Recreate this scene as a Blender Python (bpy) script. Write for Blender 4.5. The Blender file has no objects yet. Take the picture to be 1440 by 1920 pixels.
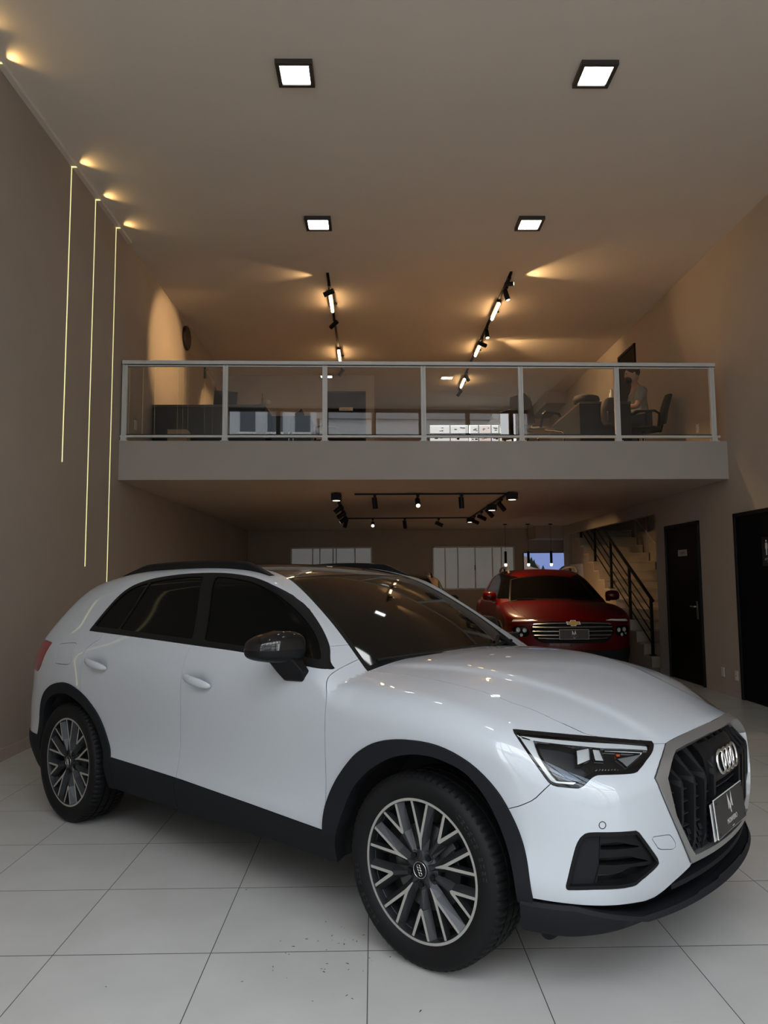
import bpy, math, random
import numpy as np
from mathutils import Matrix, Vector
random.seed(4); np.random.seed(4)
sc = bpy.context.scene
COL = sc.collection
PI = math.pi

# ------------------------------------------------------------------ camera
cd = bpy.data.cameras.new('camera'); cam = bpy.data.objects.new('camera', cd); COL.objects.link(cam)
cd.sensor_fit = 'VERTICAL'; cd.sensor_height = 24.0; cd.lens = 1391.0 / 1920.0 * 24.0
cd.clip_start = 0.05; cd.clip_end = 300
cam.matrix_world = (Matrix.Translation((0, 0, 1.437)) @ Matrix.Rotation(-0.0153, 4, 'Z')
                    @ Matrix.Rotation(PI / 2 + 0.0913, 4, 'X') @ Matrix.Rotation(-0.0072, 4, 'Z'))
sc.camera = cam

# ------------------------------------------------------------------ sky (bright overcast, bluer overhead)
w = bpy.data.worlds.new('sky'); sc.world = w; w.use_nodes = True
nt = w.node_tree; nt.nodes.clear()
wo = nt.nodes.new('ShaderNodeOutputWorld'); bg = nt.nodes.new('ShaderNodeBackground')
tc = nt.nodes.new('ShaderNodeTexCoord'); sx = nt.nodes.new('ShaderNodeSeparateXYZ'); rp = nt.nodes.new('ShaderNodeValToRGB')
rp.color_ramp.elements[0].position = 0.0; rp.color_ramp.elements[0].color = (0.80, 0.86, 0.92, 1)
rp.color_ramp.elements[1].position = 0.7; rp.color_ramp.elements[1].color = (0.62, 0.78, 1.0, 1)
nz = nt.nodes.new('ShaderNodeTexNoise'); nz.inputs['Scale'].default_value = 2.2; nz.inputs['Detail'].default_value = 5
cr = nt.nodes.new('ShaderNodeValToRGB'); cr.color_ramp.elements[0].position = .42; cr.color_ramp.elements[1].position = .62
mx = nt.nodes.new('ShaderNodeMixRGB'); mx.inputs[2].default_value = (1, 1, 1, 1)
L = nt.links.new
L(tc.outputs['Generated'], sx.inputs[0]); L(sx.outputs['Z'], rp.inputs[0]); L(tc.outputs['Generated'], nz.inputs['Vector'])
L(nz.outputs['Fac'], cr.inputs[0]); L(cr.outputs['Color'], mx.inputs[0]); L(rp.outputs['Color'], mx.inputs[1])
L(mx.outputs[0], bg.inputs['Color']); bg.inputs['Strength'].default_value = 6.0
L(bg.outputs[0], wo.inputs['Surface'])

# sun high behind the building: it only reaches the street and the facades opposite
sl0 = bpy.data.lights.new('sun', 'SUN'); sl0.energy = 2.5; sl0.color = (1, .95, .88); sl0.angle = .02
so0 = bpy.data.objects.new('sun', sl0); COL.objects.link(so0); so0.rotation_euler = Vector((.22, -.62, -.75)).to_track_quat('-Z', 'Y').to_euler()

def portal(name, loc, rot, sx_, sy_):
    l = bpy.data.lights.new(name, 'AREA'); l.shape = 'RECTANGLE'; l.size = sx_; l.size_y = sy_
    l.cycles.is_portal = True
    o = bpy.data.objects.new(name, l); COL.objects.link(o); o.location = loc; o.rotation_euler = rot
portal('daylight_portal', (0.68, -0.42, 2.8), (PI / 2, 0, 0), 7.3, 5.5)

# ------------------------------------------------------------------ exposure
vs = sc.view_settings
vs.view_transform = 'Standard'; vs.look = 'None'; vs.gamma = 1.0; vs.use_curve_mapping = False
vs.exposure = 0.14
sc.cycles.max_bounces = 10; sc.cycles.diffuse_bounces = 5; sc.cycles.glossy_bounces = 4
sc.cycles.transmission_bounces = 6; sc.cycles.transparent_max_bounces = 16
sc.cycles.caustics_reflective = False; sc.cycles.caustics_refractive = False
sc.cycles.sample_clamp_indirect = 4.0
sc.cycles.use_denoising = True

# ------------------------------------------------------------------ helpers
MATS = {}
def mat(name, col, rough=.5, metal=0., spec=.5, emit=None, es=0., noise=0., nscale=8., coat=0., bump=0., bscale=200., alpha=None, croug=.03):
    if name in MATS: return MATS[name]
    m = bpy.data.materials.new(name); m.use_nodes = True; n = m.node_tree.nodes; b = n['Principled BSDF']; lk = m.node_tree.links.new
    c = tuple(col) + (1,)
    b.inputs['Base Color'].default_value = c; b.inputs['Roughness'].default_value = rough; b.inputs['Metallic'].default_value = metal
    b.inputs['Specular IOR Level'].default_value = spec
    b.inputs['Coat Weight'].default_value = coat; b.inputs['Coat Roughness'].default_value = croug
    if emit: b.inputs['Emission Color'].default_value = tuple(emit) + (1,); b.inputs['Emission Strength'].default_value = es
    if alpha is not None: b.inputs['Alpha'].default_value = alpha
    t = n.new('ShaderNodeTexCoord')
    if noise:
        x = n.new('ShaderNodeTexNoise'); x.inputs['Scale'].default_value = nscale; x.inputs['Detail'].default_value = 6
        r = n.new('ShaderNodeValToRGB'); e = r.color_ramp.elements
        e[0].position = .3; e[1].position = .7
        e[0].color = tuple(max(0, v * (1 - noise)) for v in col) + (1,); e[1].color = tuple(min(1, v * (1 + noise)) for v in col) + (1,)
        lk(t.outputs['Object'], x.inputs['Vector']); lk(x.outputs['Fac'], r.inputs[0]); lk(r.outputs['Color'], b.inputs['Base Color'])
    if bump:
        x = n.new('ShaderNodeTexNoise'); x.inputs['Scale'].default_value = bscale; x.inputs['Detail'].default_value = 3
        u = n.new('ShaderNodeBump'); u.inputs['Strength'].default_value = bump; u.inputs['Distance'].default_value = .002
        lk(t.outputs['Object'], x.inputs['Vector']); lk(x.outputs['Fac'], u.inputs['Height']); lk(u.outputs['Normal'], b.inputs['Normal'])
    MATS[name] = m; return m

def glass_mat(name, tint, refl_boost=1.0, rough=0.0):
    """thin pane: clear transmission tinted, fresnel mirror on top"""
    if name in MATS: return MATS[name]
    m = bpy.data.materials.new(name); m.use_nodes = True; n = m.node_tree.nodes; n.clear(); lk = m.node_tree.links.new
    o = n.new('ShaderNodeOutputMaterial'); tr = n.new('ShaderNodeBsdfTransparent'); gl = n.new('ShaderNodeBsdfGlossy')
    tr.inputs[0].default_value = tuple(tint) + (1,); gl.inputs['Roughness'].default_value = rough
    fr = n.new('ShaderNodeFresnel'); fr.inputs['IOR'].default_value = 1.5
    mu = n.new('ShaderNodeMath'); mu.operation = 'MULTIPLY'; mu.inputs[1].default_value = refl_boost; mu.use_clamp = True
    mi = n.new('ShaderNodeMixShader')
    lk(fr.outputs[0], mu.inputs[0]); lk(mu.outputs[0], mi.inputs[0]); lk(tr.outputs[0], mi.inputs[1]); lk(gl.outputs[0], mi.inputs[2]); lk(mi.outputs[0], o.inputs[0])
    MATS[name] = m; return m

class MB:
    def __init__(s): s.v = []; s.f = []
    def add(s, vs, fs):
        o = len(s.v); s.v += [tuple(p) for p in vs]; s.f += [tuple(i + o for i in f) for f in fs]; return s
    def box(s, x0, x1, y0, y1, z0, z1, M=None):
        p = [(x0, y0, z0), (x1, y0, z0), (x1, y1, z0), (x0, y1, z0), (x0, y0, z1), (x1, y0, z1), (x1, y1, z1), (x0, y1, z1)]
        if M is not None: p = [tuple(M @ Vector(q)) for q in p]
        return s.add(p, [(0, 3, 2, 1), (4, 5, 6, 7), (0, 1, 5, 4), (1, 2, 6, 5), (2, 3, 7, 6), (3, 0, 4, 7)])
    def cyl(s, p0, p1, r, n=16, r1=None, cap=True):
        p0 = Vector(p0); p1 = Vector(p1); d = (p1 - p0).normalized()
        u = d.orthogonal().normalized(); t = d.cross(u); r1 = r if r1 is None else r1
        ring = lambda c, q: [c + q * (math.cos(2 * PI * k / n) * u + math.sin(2 * PI * k / n) * t) for k in range(n)]
        fs = [(k, (k + 1) % n, n + (k + 1) % n, n + k) for k in range(n)]
        if cap: fs += [tuple(range(n - 1, -1, -1)), tuple(range(n, 2 * n))]
        return s.add(ring(p0, r) + ring(p1, r1), fs)
    def tube(s, pts, r, n=8, closed=False):
        P = [Vector(p) for p in pts]; N = len(P); rs = r if isinstance(r, (list, tuple)) else [r] * N
        u = None; vs = []
        for i in range(N):
            a = P[(i - 1) % N] if (closed or i > 0) else P[i]; b = P[(i + 1) % N] if (closed or i < N - 1) else P[i]
            d = (b - a).normalized()
            u = d.orthogonal().normalized() if u is None else (u - d * u.dot(d)).normalized()
            t = d.cross(u)
            vs += [P[i] + rs[i] * (math.cos(2 * PI * k / n) * u + math.sin(2 * PI * k / n) * t) for k in range(n)]
        fs = []
        for i in range(N if closed else N - 1):
            j = (i + 1) % N
            fs += [(i * n + k, i * n + (k + 1) % n, j * n + (k + 1) % n, j * n + k) for k in range(n)]
        if not closed: fs += [tuple(range(n - 1, -1, -1)), tuple((N - 1) * n + k for k in range(n))]
        return s.add(vs, fs)
    def lathe(s, prof, n=32, M=None, closed=False):
        """profile (r, h) spun about z"""
        vs = [(r * math.cos(2 * PI * k / n), r * math.sin(2 * PI * k / n), h) for r, h in prof for k in range(n)]
        if M is not None: vs = [tuple(M @ Vector(q)) for q in vs]
        m = len(prof); fs = []
        for i in range(m if closed else m - 1):
            j = (i + 1) % m
            fs += [(i * n + k, i * n + (k + 1) % n, j * n + (k + 1) % n, j * n + k) for k in range(n)]
        return s.add(vs, fs)
    def prism(s, poly, h0, h1, M=None):
        """polygon (x,y) extruded from h0 to h1 along z"""
        n = len(poly); vs = [(x, y, h0) for x, y in poly] + [(x, y, h1) for x, y in poly]
        if M is not None: vs = [tuple(M @ Vector(q)) for q in vs]
        return s.add(vs, [tuple(range(n - 1, -1, -1)), tuple(range(n, 2 * n))] + [(k, (k + 1) % n, n + (k + 1) % n, n + k) for k in range(n)])
    def mesh(s, name, m, smooth=False):
        me = bpy.data.meshes.new(name); me.from_pydata(s.v, [], s.f); me.update()
        if smooth: me.polygons.foreach_set('use_smooth', [True] * len(me.polygons))
        if m: me.materials.append(m)
        return me
    def build(s, name, m, parent=None, smooth=False, bevel=0, **k):
        return link(name, s.mesh(name, m, smooth), parent, bevel=bevel, smooth_angle=smooth, **k)

def link(name, me, parent=None, bevel=0, smooth_angle=False, label=None, cat=None, group=None, kind=None, loc=None, rot=None):
    o = bpy.data.objects.new(name, me); COL.objects.link(o)
    if parent: o.parent = parent
    if bevel:
        b = o.modifiers.new('bevel', 'BEVEL'); b.width = bevel; b.segments = 2; b.limit_method = 'ANGLE'; b.angle_limit = .6
    if smooth_angle == 'auto' and me:
        for p in me.polygons: p.use_smooth = True
        me.set_sharp_from_angle(angle=.7)
    if loc is not None: o.location = loc
    if rot is not None: o.rotation_euler = rot
    tag(o, label, cat, group, kind); return o
def tag(o, label=None, cat=None, group=None, kind=None):
    for k, v in (('label', label), ('category', cat), ('group', group), ('kind', kind)):
        if v: o[k] = v
    return o
def thing(name, label, cat, loc=(0, 0, 0), rot=(0, 0, 0), group=None):
    return link(name, None, loc=loc, rot=rot, label=label, cat=cat, group=group)
def copy_tree(o, parent=None):
    c = o.copy(); COL.objects.link(c)
    if parent: c.parent = parent
    for ch in list(o.children): copy_tree(ch, c)
    return c
def spot(name, loc, target, power, col, angle, blend=.4, r=.02, parent=None):
    l = bpy.data.lights.new(name, 'SPOT'); l.energy = power; l.color = col; l.spot_size = angle; l.spot_blend = blend; l.shadow_soft_size = r
    o = bpy.data.objects.new(name, l); COL.objects.link(o); o.location = loc
    o.rotation_euler = (Vector(target) - Vector(loc)).to_track_quat('-Z', 'Y').to_euler()
    if parent: o.parent = parent; o.matrix_parent_inverse = parent.matrix_basis.inverted()
    return o
def text_mesh(txt, size, extrude=.0008, font=None, align='CENTER'):
    cu = bpy.data.curves.new('txt', 'FONT'); cu.body = txt; cu.size = size; cu.extrude = extrude; cu.align_x = align; cu.align_y = 'CENTER'; cu.resolution_u = 3
    to = bpy.data.objects.new('txt', cu); COL.objects.link(to); bpy.context.view_layer.update()
    me = bpy.data.meshes.new_from_object(to.evaluated_get(bpy.context.evaluated_depsgraph_get()))
    bpy.data.objects.remove(to); bpy.data.curves.remove(cu); return me
WARM = (1.0, .62, .28)
# ================================================================== SETTING
XL, XR, YB, ZC, ZB, ZM = -3.016, 4.37, 17.9, 5.64, 2.64, 3.11   # walls, back, ceiling, slab underside, mezzanine floor
M_wall = mat('taupe_paint', (.36, .31, .265), .75, noise=.04, nscale=1.5, bump=.05, bscale=90)
M_ceil = mat('ceiling_paint', (.74, .67, .585), .8, noise=.02, nscale=1.2)
M_slab = mat('slab_paint', (.40, .36, .325), .75, noise=.03, nscale=2)
M_tile = mat('porcelain_tile', (.43, .42, .395), .22, spec=.5, noise=.05, nscale=3.0)
M_grout = mat('grout', (.05, .048, .045), .9, noise=.1, nscale=40)
M_base = mat('beige_skirting', (.36, .31, .265), .5, noise=.05, nscale=6)
M_black = mat('black_metal', (.006, .006, .0065), .45, spec=.2)
M_door = mat('black_door_laminate', (.006, .004, .003), .5, spec=.12, noise=.2, nscale=5)
M_alu = mat('white_aluminium', (.62, .62, .60), .38, metal=.0, spec=.5)
M_rubber = mat('black_gasket', (.012, .012, .012), .7)
M_white = mat('white_plastic', (.62, .58, .54), .4)
M_glass = glass_mat('railing_glass', (.93, .95, .93), 2.3)

# floor: a grout bed and the tiles laid on it
fl = MB().box(-3.1, 6.2, -0.35, 18.1, -.12, -.0005).build('floor', M_grout); tag(fl, kind='structure')
tm = MB(); T = .610; g = .0016; tb = .0003
x0, x1 = -T / 2 + g, T / 2 - g
tm.add([(x0, x0, -.003), (x1, x0, -.003), (x1, x1, -.003), (x0, x1, -.003), (x0 + tb, x0 + tb, 0), (x1 - tb, x0 + tb, 0), (x1 - tb, x1 - tb, 0), (x0 + tb, x1 - tb, 0)],
       [(4, 5, 6, 7), (0, 1, 5, 4), (1, 2, 6, 5), (2, 3, 7, 6), (3, 0, 4, 7)])
tme = tm.mesh('tile', M_tile)
spots_ = []
for j in range(-6, 25):
    for i in range(-6, 8):
        x = -.028 + (i + .5) * T; y = 3.033 + (j + .5) * .6125
        if XL - .3 < x < XR + .3 and -.3 < y < YB: spots_.append((x, y))
seen = [p for p in spots_ if p[1] > 1.9 and abs(p[0] - .0) < .62 * p[1] + .4]
seen.sort(key=lambda p: p[1]); near = set(seen[:285]); rest = MB()
for p in spots_:
    if p in near: link('tile', tme, fl, loc=(p[0], p[1], 0))
    else: rest.add([(a + p[0], b + p[1], c) for a, b, c in tm.v], tm.f)
tag(rest.build('tile_field', M_tile, fl), kind='stuff')

def struct(name, mb, m, **k): return tag(mb.build(name, m, **k), kind='structure')
struct('wall_left', MB().box(XL - .2, XL, -.35, YB + .2, 0, ZC), M_wall)
# right wall: solid pieces round the stair opening and the upper door
struct('wall_right', MB().box(XR, XR + .2, -.35, 11.39, 0, ZC), M_wall)
struct('wall_right_upper', MB().box(XR, XR + .09, 11.39, YB, 2.43, ZC), M_wall)
struct('wall_right_rear', MB().box(XR, XR + .36, 16.70, 16.94, 0, 2.43).box(XR + .36, XR + .5, 16.94, YB, 0, 2.43), M_wall)
struct('wall_stairwell', MB().box(5.75, 5.9, 11.0, 18, 0, ZC).box(XR + .2, 5.9, 17.0, 17.15, 0, ZC).box(XR + .2, 5.9, 11.1, 11.24, 0, ZC), M_wall)
# back wall with the openings of the two lower windows and the upper one
WIN = [(-1.98, -.02, 1.19, 2.23), (1.43, 3.42, 1.19, 2.23)]
wb = MB(); xs = [XL, -1.98, -.02, 1.43, 3.42, XR + .5]
for a, b in ((0, 1), (2, 3), (4, 5)): wb.box(xs[a], xs[b], YB, YB + .2, 0, ZB)
for a, b, z0, z1 in WIN: wb.box(a, b, YB, YB + .2, 0, z0); wb.box(a, b, YB, YB + .2, z1, ZB)
struct('wall_back', wb, M_wall)
wu = MB(); wu.box(XL, 1.40, YB, YB + .2, ZM, ZC).box(3.54, XR, YB, YB + .2, ZM, ZC).box(1.40, 3.54, YB, YB + .2, ZM, 4.25).box(1.40, 3.54, YB, YB + .2, 5.225, ZC)
struct('wall_back_upper', wu, M_wall)
# enclosed room on the mezzanine (left), its face carries a door
struct('wall_office', MB().box(XL, .05, 15.0, 15.15, ZM, ZC).box(-.1, .05, 15.15, YB, ZM, ZC), M_wall)
struct('ceiling', MB().box(XL - .2, 6.0, -.35, YB + .2, ZC, ZC + .2), M_ceil)
struct('trim_1', MB().box(XL, XL + .05, 0, 8.9, ZC - .035, ZC), M_ceil)             # edge profile where ceiling meets left wall
struct('trim_2', MB().box(3.92, XR, 16.35, YB, 5.37, ZC), M_wall)                    # boxed beam in the upper right corner
struct('trim_3', MB().box(3.72, XR + .36, 16.9, YB, 2.36, ZB), M_wall)               # soffit over the television
# mezzanine slab; its front edge runs very slightly askew
s0, s1 = 8.77, 8.96
def slab(z0, z1):
    m = MB(); m.add([(XL, s0, z0), (XR, s1, z0), (XR, YB, z0), (XL, YB, z0), (XL, s0, z1), (XR, s1, z1), (XR, YB, z1), (XL, YB, z1)],
                    [(0, 3, 2, 1), (4, 5, 6, 7), (0, 1, 5, 4), (1, 2, 6, 5), (2, 3, 7, 6), (3, 0, 4, 7)]); return m
struct('mezzanine_slab', slab(ZB, ZM), M_slab)
struct('floor_upper', MB().box(XL, XR, 9.02, YB, ZM, ZM + .004), mat('warm_bounce_floor', (.50, .40, .29), .5, noise=.08, nscale=4))  # unseen layer added, pale and warm to bounce lamp light onto the ceiling
struct('baseboard_left', MB().box(XL, XL + .014, -.3, YB, 0, .10), M_base)
struct('baseboard_right', MB().box(XR - .012, XR, 8.84, 9.80, 0, .07).box(XR - .012, XR, 11.05, 11.39, 0, .07), M_wall)
# storefront behind the photographer: posts, transom and big panes (daylight comes through here)
sf = MB()
for x in (-1.83, -.66, .51, 1.68, 2.85, 3.95): sf.box(x - .05, x + .05, -.34, -.24, 2.9, ZC)
sf.box(XL, XR, -.34, -.24, 2.85, 3.0); sf.box(XL, XR, -.34, -.24, ZC - .07, ZC)
for x in (XL + .05, -1.83, 2.85, XR - .05): sf.box(x - .05, x + .05, -.34, -.24, 0, 2.9)
struct('window_1', sf, M_black)
# lower sliding windows at the back, frosted panes
M_frost = mat('frosted_pane', (.42, .43, .42), .35, noise=.12, nscale=1.3, emit=(.80, .82, .80), es=.075)
for n_, (a, b, z0, z1) in enumerate(WIN):
    fr = MB(); t = .035
    fr.box(a, b, YB - .03, YB + .06, z1 - t, z1).box(a, b, YB - .03, YB + .06, z0, z0 + t).box(a, a + t, YB - .03, YB + .06, z0, z1).box(b - t, b, YB - .03, YB + .06, z0, z1)
    wroot = struct('window_%d' % (n_ + 2), fr, M_alu)
    q = [.0, .155, .31, .52, .73, .84, 1.0] if n_ else [0, .27, .36, .52, .56, .79, 1.0]
    q = [a + (b - a) * v for v in q]
    for k, (p0, p1) in enumerate(zip(q[:-1], q[1:])):
        MB().box(p0 + .008, p1 - .008, YB + .005 + .02 * (k % 2), YB + .011 + .02 * (k % 2), z0 + .03, z1 - .03).build('pane', M_frost, wroot)
        if k: MB().box(p0 - .014, p0 + .014, YB - .015, YB + .045, z0 + .02, z1 - .02).build('sash_bar', M_alu, wroot)
    MB().box(q[3] - .018, q[3] - .002, YB - .03, YB - .015, 1.66, 1.78).build('latch', M_black, wroot)
# upper window: small white panes in two rows and more below, seen over the slab edge
M_bright = mat('bright_white_pane', (.8, .8, .8), .4, noise=.05, nscale=9, emit=(1, .99, .97), es=.52)
M_pink = mat('pink_pane', (.75, .6, .58), .4, noise=.12, nscale=9, emit=(1, .85, .82), es=.48)
M_cream = mat('cream_pane', (.75, .72, .6), .4, noise=.12, nscale=14, emit=(1, .95, .80), es=.50)
uw = MB(); uw.box(1.40, 3.54, YB - .02, YB + .1, 5.20, 5.225).box(1.40, 3.54, YB - .02, YB + .1, 4.25, 4.28)
uw.box(1.40, 1.415, YB - .02, YB + .1, 4.25, 5.225).box(3.525, 3.54, YB - .02, YB + .1, 4.25, 5.225)
win4 = struct('window_4', uw, M_alu)
cols = [(1.415, 1.90, M_bright), (1.915, 2.36, M_bright), (2.40, 2.60, M_bright), (2.62, 2.91, M_pink), (2.93, 3.10, M_bright), (3.12, 3.42, M_cream)]
M_ink = mat('dark_print', (.12, .10, .10), .6); M_inkr = mat('red_print', (.45, .16, .14), .6)
for r, (z0, z1) in enumerate(((5.005, 5.195), (4.77, 4.965), (4.53, 4.73), (4.29, 4.49))):
    for a, b, m in cols:
        p = MB().box(a, b, YB + .02, YB + .03, z0, z1).build('pane', m, win4)
        if r < 2:
            rr = random.Random(int(a * 100) + r)
            for k in range(3):
                x = a + (b - a) * rr.uniform(.12, .8); z = z0 + (z1 - z0) * rr.uniform(.25, .7); l = rr.uniform(.02, .09)
                MB().box(x, min(b - .01, x + l), YB + .017, YB + .0205, z, z + rr.uniform(.012, .05)).build('printed_mark', M_inkr if m is not M_bright and k < 2 else M_ink, p)
        MB().box(b, b + .018, YB + .0, YB + .05, z0 - .02, z1 + .02).build('sash_bar', M_black, win4)
    MB().box(1.415, 3.525, YB + .0, YB + .05, z0 - .035, z0).build('sash_bar', M_black, win4)
# doors ---------------------------------------------------------------
def door_r(n, y0, y1, z0, z1, hy=None, m=M_door):
    d = struct('door_%d' % n, MB().box(XR - .012, XR + .06, y0 + .045, y1 - .045, z0 + .008, z1 - .045), m)
    fr = MB().box(XR - .03, XR + .03, y0, y0 + .045, z0, z1).box(XR - .03, XR + .03, y1 - .045, y1, z0, z1).box(XR - .03, XR + .03, y0, y1, z1 - .045, z1)
    fr.build('door_frame', M_black, d, bevel=.003)
    if hy:
        h = MB().cyl((XR - .012, hy, 1.05), (XR - .06, hy, 1.05), .011, 10).cyl((XR - .055, hy - .01, 1.05), (XR - .055, hy + .12, 1.05), .009, 10)
        h.build('door_handle', mat('brushed_steel', (.55, .55, .55), .3, metal=1), d, smooth=True)
        MB().box(XR - .018, XR - .010, hy - .02, hy + .02, .88, 1.12).build('lock_plate', MATS['brushed_steel'], d)
    return d
d1 = door_r(1, 9.84, 10.98, 0, 2.20, 9.99)
d2 = door_r(2, 7.0, 8.86, 0, 2.20, None, mat('navy_black_door', (.002, .0025, .004), .5, spec=.08))
d3 = door_r(3, 11.93, 12.75, ZM, 5.32, None)
dk = struct('door_4', MB().box(-.90, -.17, 14.97, 15.0, ZM, 5.26), M_door)
MB().box(-.94, -.90, 14.95, 15.0, ZM, 5.30).box(-.17, -.13, 14.95, 15.0, ZM, 5.30).box(-.94, -.13, 14.95, 15.0, 5.26, 5.30).build('door_frame', M_black, dk)
# ================================================================== FIXTURES
# staircase beyond the right wall --------------------------------------
st = thing('staircase', 'beige stone staircase climbing behind the right wall opening', 'staircase', (0, 0, 0))
M_step = mat('beige_stone', (.46, .39, .30), .5, noise=.12, nscale=5)
M_stepside = mat('stair_side_paint', (.40, .33, .25), .7, noise=.06, nscale=3)
RISE, RUN, SX0, SX1, SY = .178, .33, 4.47, 5.72, 12.02
for k in range(14):
    y = SY + RUN * k; z = RISE * (k + 1)
    MB().box(SX0, SX1, y, y + .03, z - RISE + .002, z - .035).build('riser', M_step, st, bevel=.002)
    MB().box(SX0 - .012, SX1, y - .025, y + RUN + .006, z - .035, z).build('tread', M_step, st, bevel=.004)
prof = [(SY + .03, 0)]
for k in range(14): prof += [(SY + RUN * k + .03, RISE * (k + 1) - .037), (SY + RUN * (k + 1) + .03, RISE * (k + 1) - .037)]
prof += [(SY + RUN * 14 + .03, 0)]
MY = Matrix(((0, 0, 1, 0), (1, 0, 0, 0), (0, 1, 0, 0), (0, 0, 0, 1)))     # (x,y,z) -> world (z, x, y)
MB().prism(prof, SX0, SX0 + .10, MY).build('stringer', M_stepside, st)
MB().prism([(15.55, 0), (16.6, 0), (16.6, 1.75), (15.75, 1.75)], SX0 - .05, SX0 - .005, MY).build('side_panel', mat('lit_gap_panel', (.62, .60, .57), .6, noise=.03), st)  # pale colour stands in for the lit wall beyond a gap
rl = thing('stair_railing', 'black metal railing with slanted bars along the beige stairs', 'railing', (4.55, SY + .15, .178))
def rpt(y, h): return (0, y - (SY + .15), h + RISE * ((y - SY) / RUN + .55) - .178)
posts_y = [SY + .15 + RUN * q for q in (0, 3, 6, 9, 12)]
for y in posts_y:
    MB().box(-.022, .022, y - SY - .15 - .022, y - SY - .15 + .022, RISE * round((y - SY - .15) / RUN + 0), rpt(y, .92)[2]).build('post', M_black, rl, bevel=.003)
    MB().box(-.045, .045, y - SY - .2, y - SY - .1, RISE * round((y - SY - .15) / RUN), RISE * round((y - SY - .15) / RUN) + .012).build('base_plate', M_black, rl)
MB().tube([rpt(posts_y[0] - .08, .93), rpt(posts_y[-1], .93)], .028, 8).build('handrail', M_black, rl)
for h in (.18, .36, .54, .72): MB().tube([rpt(posts_y[0], h), rpt(posts_y[-1], h)], .010, 6).build('rail_bar', M_black, rl)
sr = thing('stair_railing', 'pale thin wall-side railing high up in the stairwell', 'railing', (5.60, 14.4, 1.55))
M_palemetal = mat('pale_metal', (.42, .40, .37), .4, metal=.3)
for q in (0, .66, 1.32): MB().box(-.008, .008, q - .008, q + .008, -.05 + .54 * q, .85 + q * .54).build('post', M_palemetal, sr)
for h in (.45, .86): MB().tube([(0, -.1, h - .05), (0, 1.45, h + .78)], .012, 8).build('handrail', M_palemetal, sr)

# mezzanine railing -----------------------------------------------------
ang = math.atan2(.19, XR - XL); RY = 8.78
rr = thing('glass_railing', 'white aluminium and glass railing along the mezzanine edge', 'railing', (XL, RY + .02, ZM), (0, 0, ang))
RW = (XR - XL) - .10
P0 = .045
MB().box(.01, RW, -.03, .03, .94, .985).build('top_rail', M_alu, rr, bevel=.004)
MB().box(.03, RW, -.018, .018, .915, .928).build('top_channel', M_alu, rr)
MB().box(.03, RW, -.012, .012, .928, .94).build('gasket', M_rubber, rr)
MB().box(-.0, RW + .03, -.022, .022, .045, .072).build('bottom_rail', M_alu, rr, bevel=.003)
MB().box(.03, RW, -.010, .010, .072, .086).build('gasket', M_rubber, rr)
px = [P0 + (RW - 2 * P0) * k / 6 for k in range(7)]
for k, x in enumerate(px):
    m = MB().box(x - .030, x - .006, -.025, .025, .072, .93).box(x + .006, x + .030, -.025, .025, .072, .93).box(x - .008, x + .008, -.018, .018, .072, .93)
    m.build('post', M_alu, rr, bevel=.002)
    MB().box(x - .034, x + .034, -.03, .03, 0, .045).box(x - .05, x + .05, -.04, .04, 0, .006).build('foot', M_alu, rr)
for k in range(6):
    MB().add([(px[k] + .02, 0, .08), (px[k + 1] - .02, 0, .08), (px[k + 1] - .02, 0, .92), (px[k] + .02, 0, .92)], [(0, 1, 2, 3)]).build('glass_pane', M_glass, rr)

# square ceiling lights -------------------------------------------------
M_diff = mat('white_diffuser', (.9, .9, .9), .4, emit=(.97, 1.0, 1.0), es=14)
where = {(0, 0): 'left, nearest the camera', (1, 0): 'right, nearest the camera', (0, 1): 'left, just in front of the railing', (1, 1): 'right, just in front of the railing'}
cl0 = None
for j, y in enumerate((5.80, 8.40, 2.75)):
    for i, x in enumerate((-.62, 1.875)):
        if cl0 is None:
            t = thing('ceiling_light', '', 'ceiling light', group='square ceiling lights')
            f = MB(); a = .152; b = .118
            for q in ((-a, a, -a, -b), (-a, a, b, a), (-a, -b, -b, b), (b, a, -b, b)): f.box(q[0], q[1], q[2], q[3], -.04, 0)
            f.build('frame', mat('dark_bronze_frame', (.035, .030, .026), .45), t, bevel=.002)
            MB().box(-b - .004, b + .004, -b - .004, b + .004, -.028, -.006).build('diffuser', M_diff, t, bevel=.012)
            cl0 = t
        else: t = copy_tree(cl0)
        t.location = (x, y, ZC)
        t['label'] = 'square black framed ceiling light, ' + where[(i, j)] if j < 2 else ('square black framed ceiling light above the camera, %s of frame' % ('left' if i == 0 else 'right'))
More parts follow.
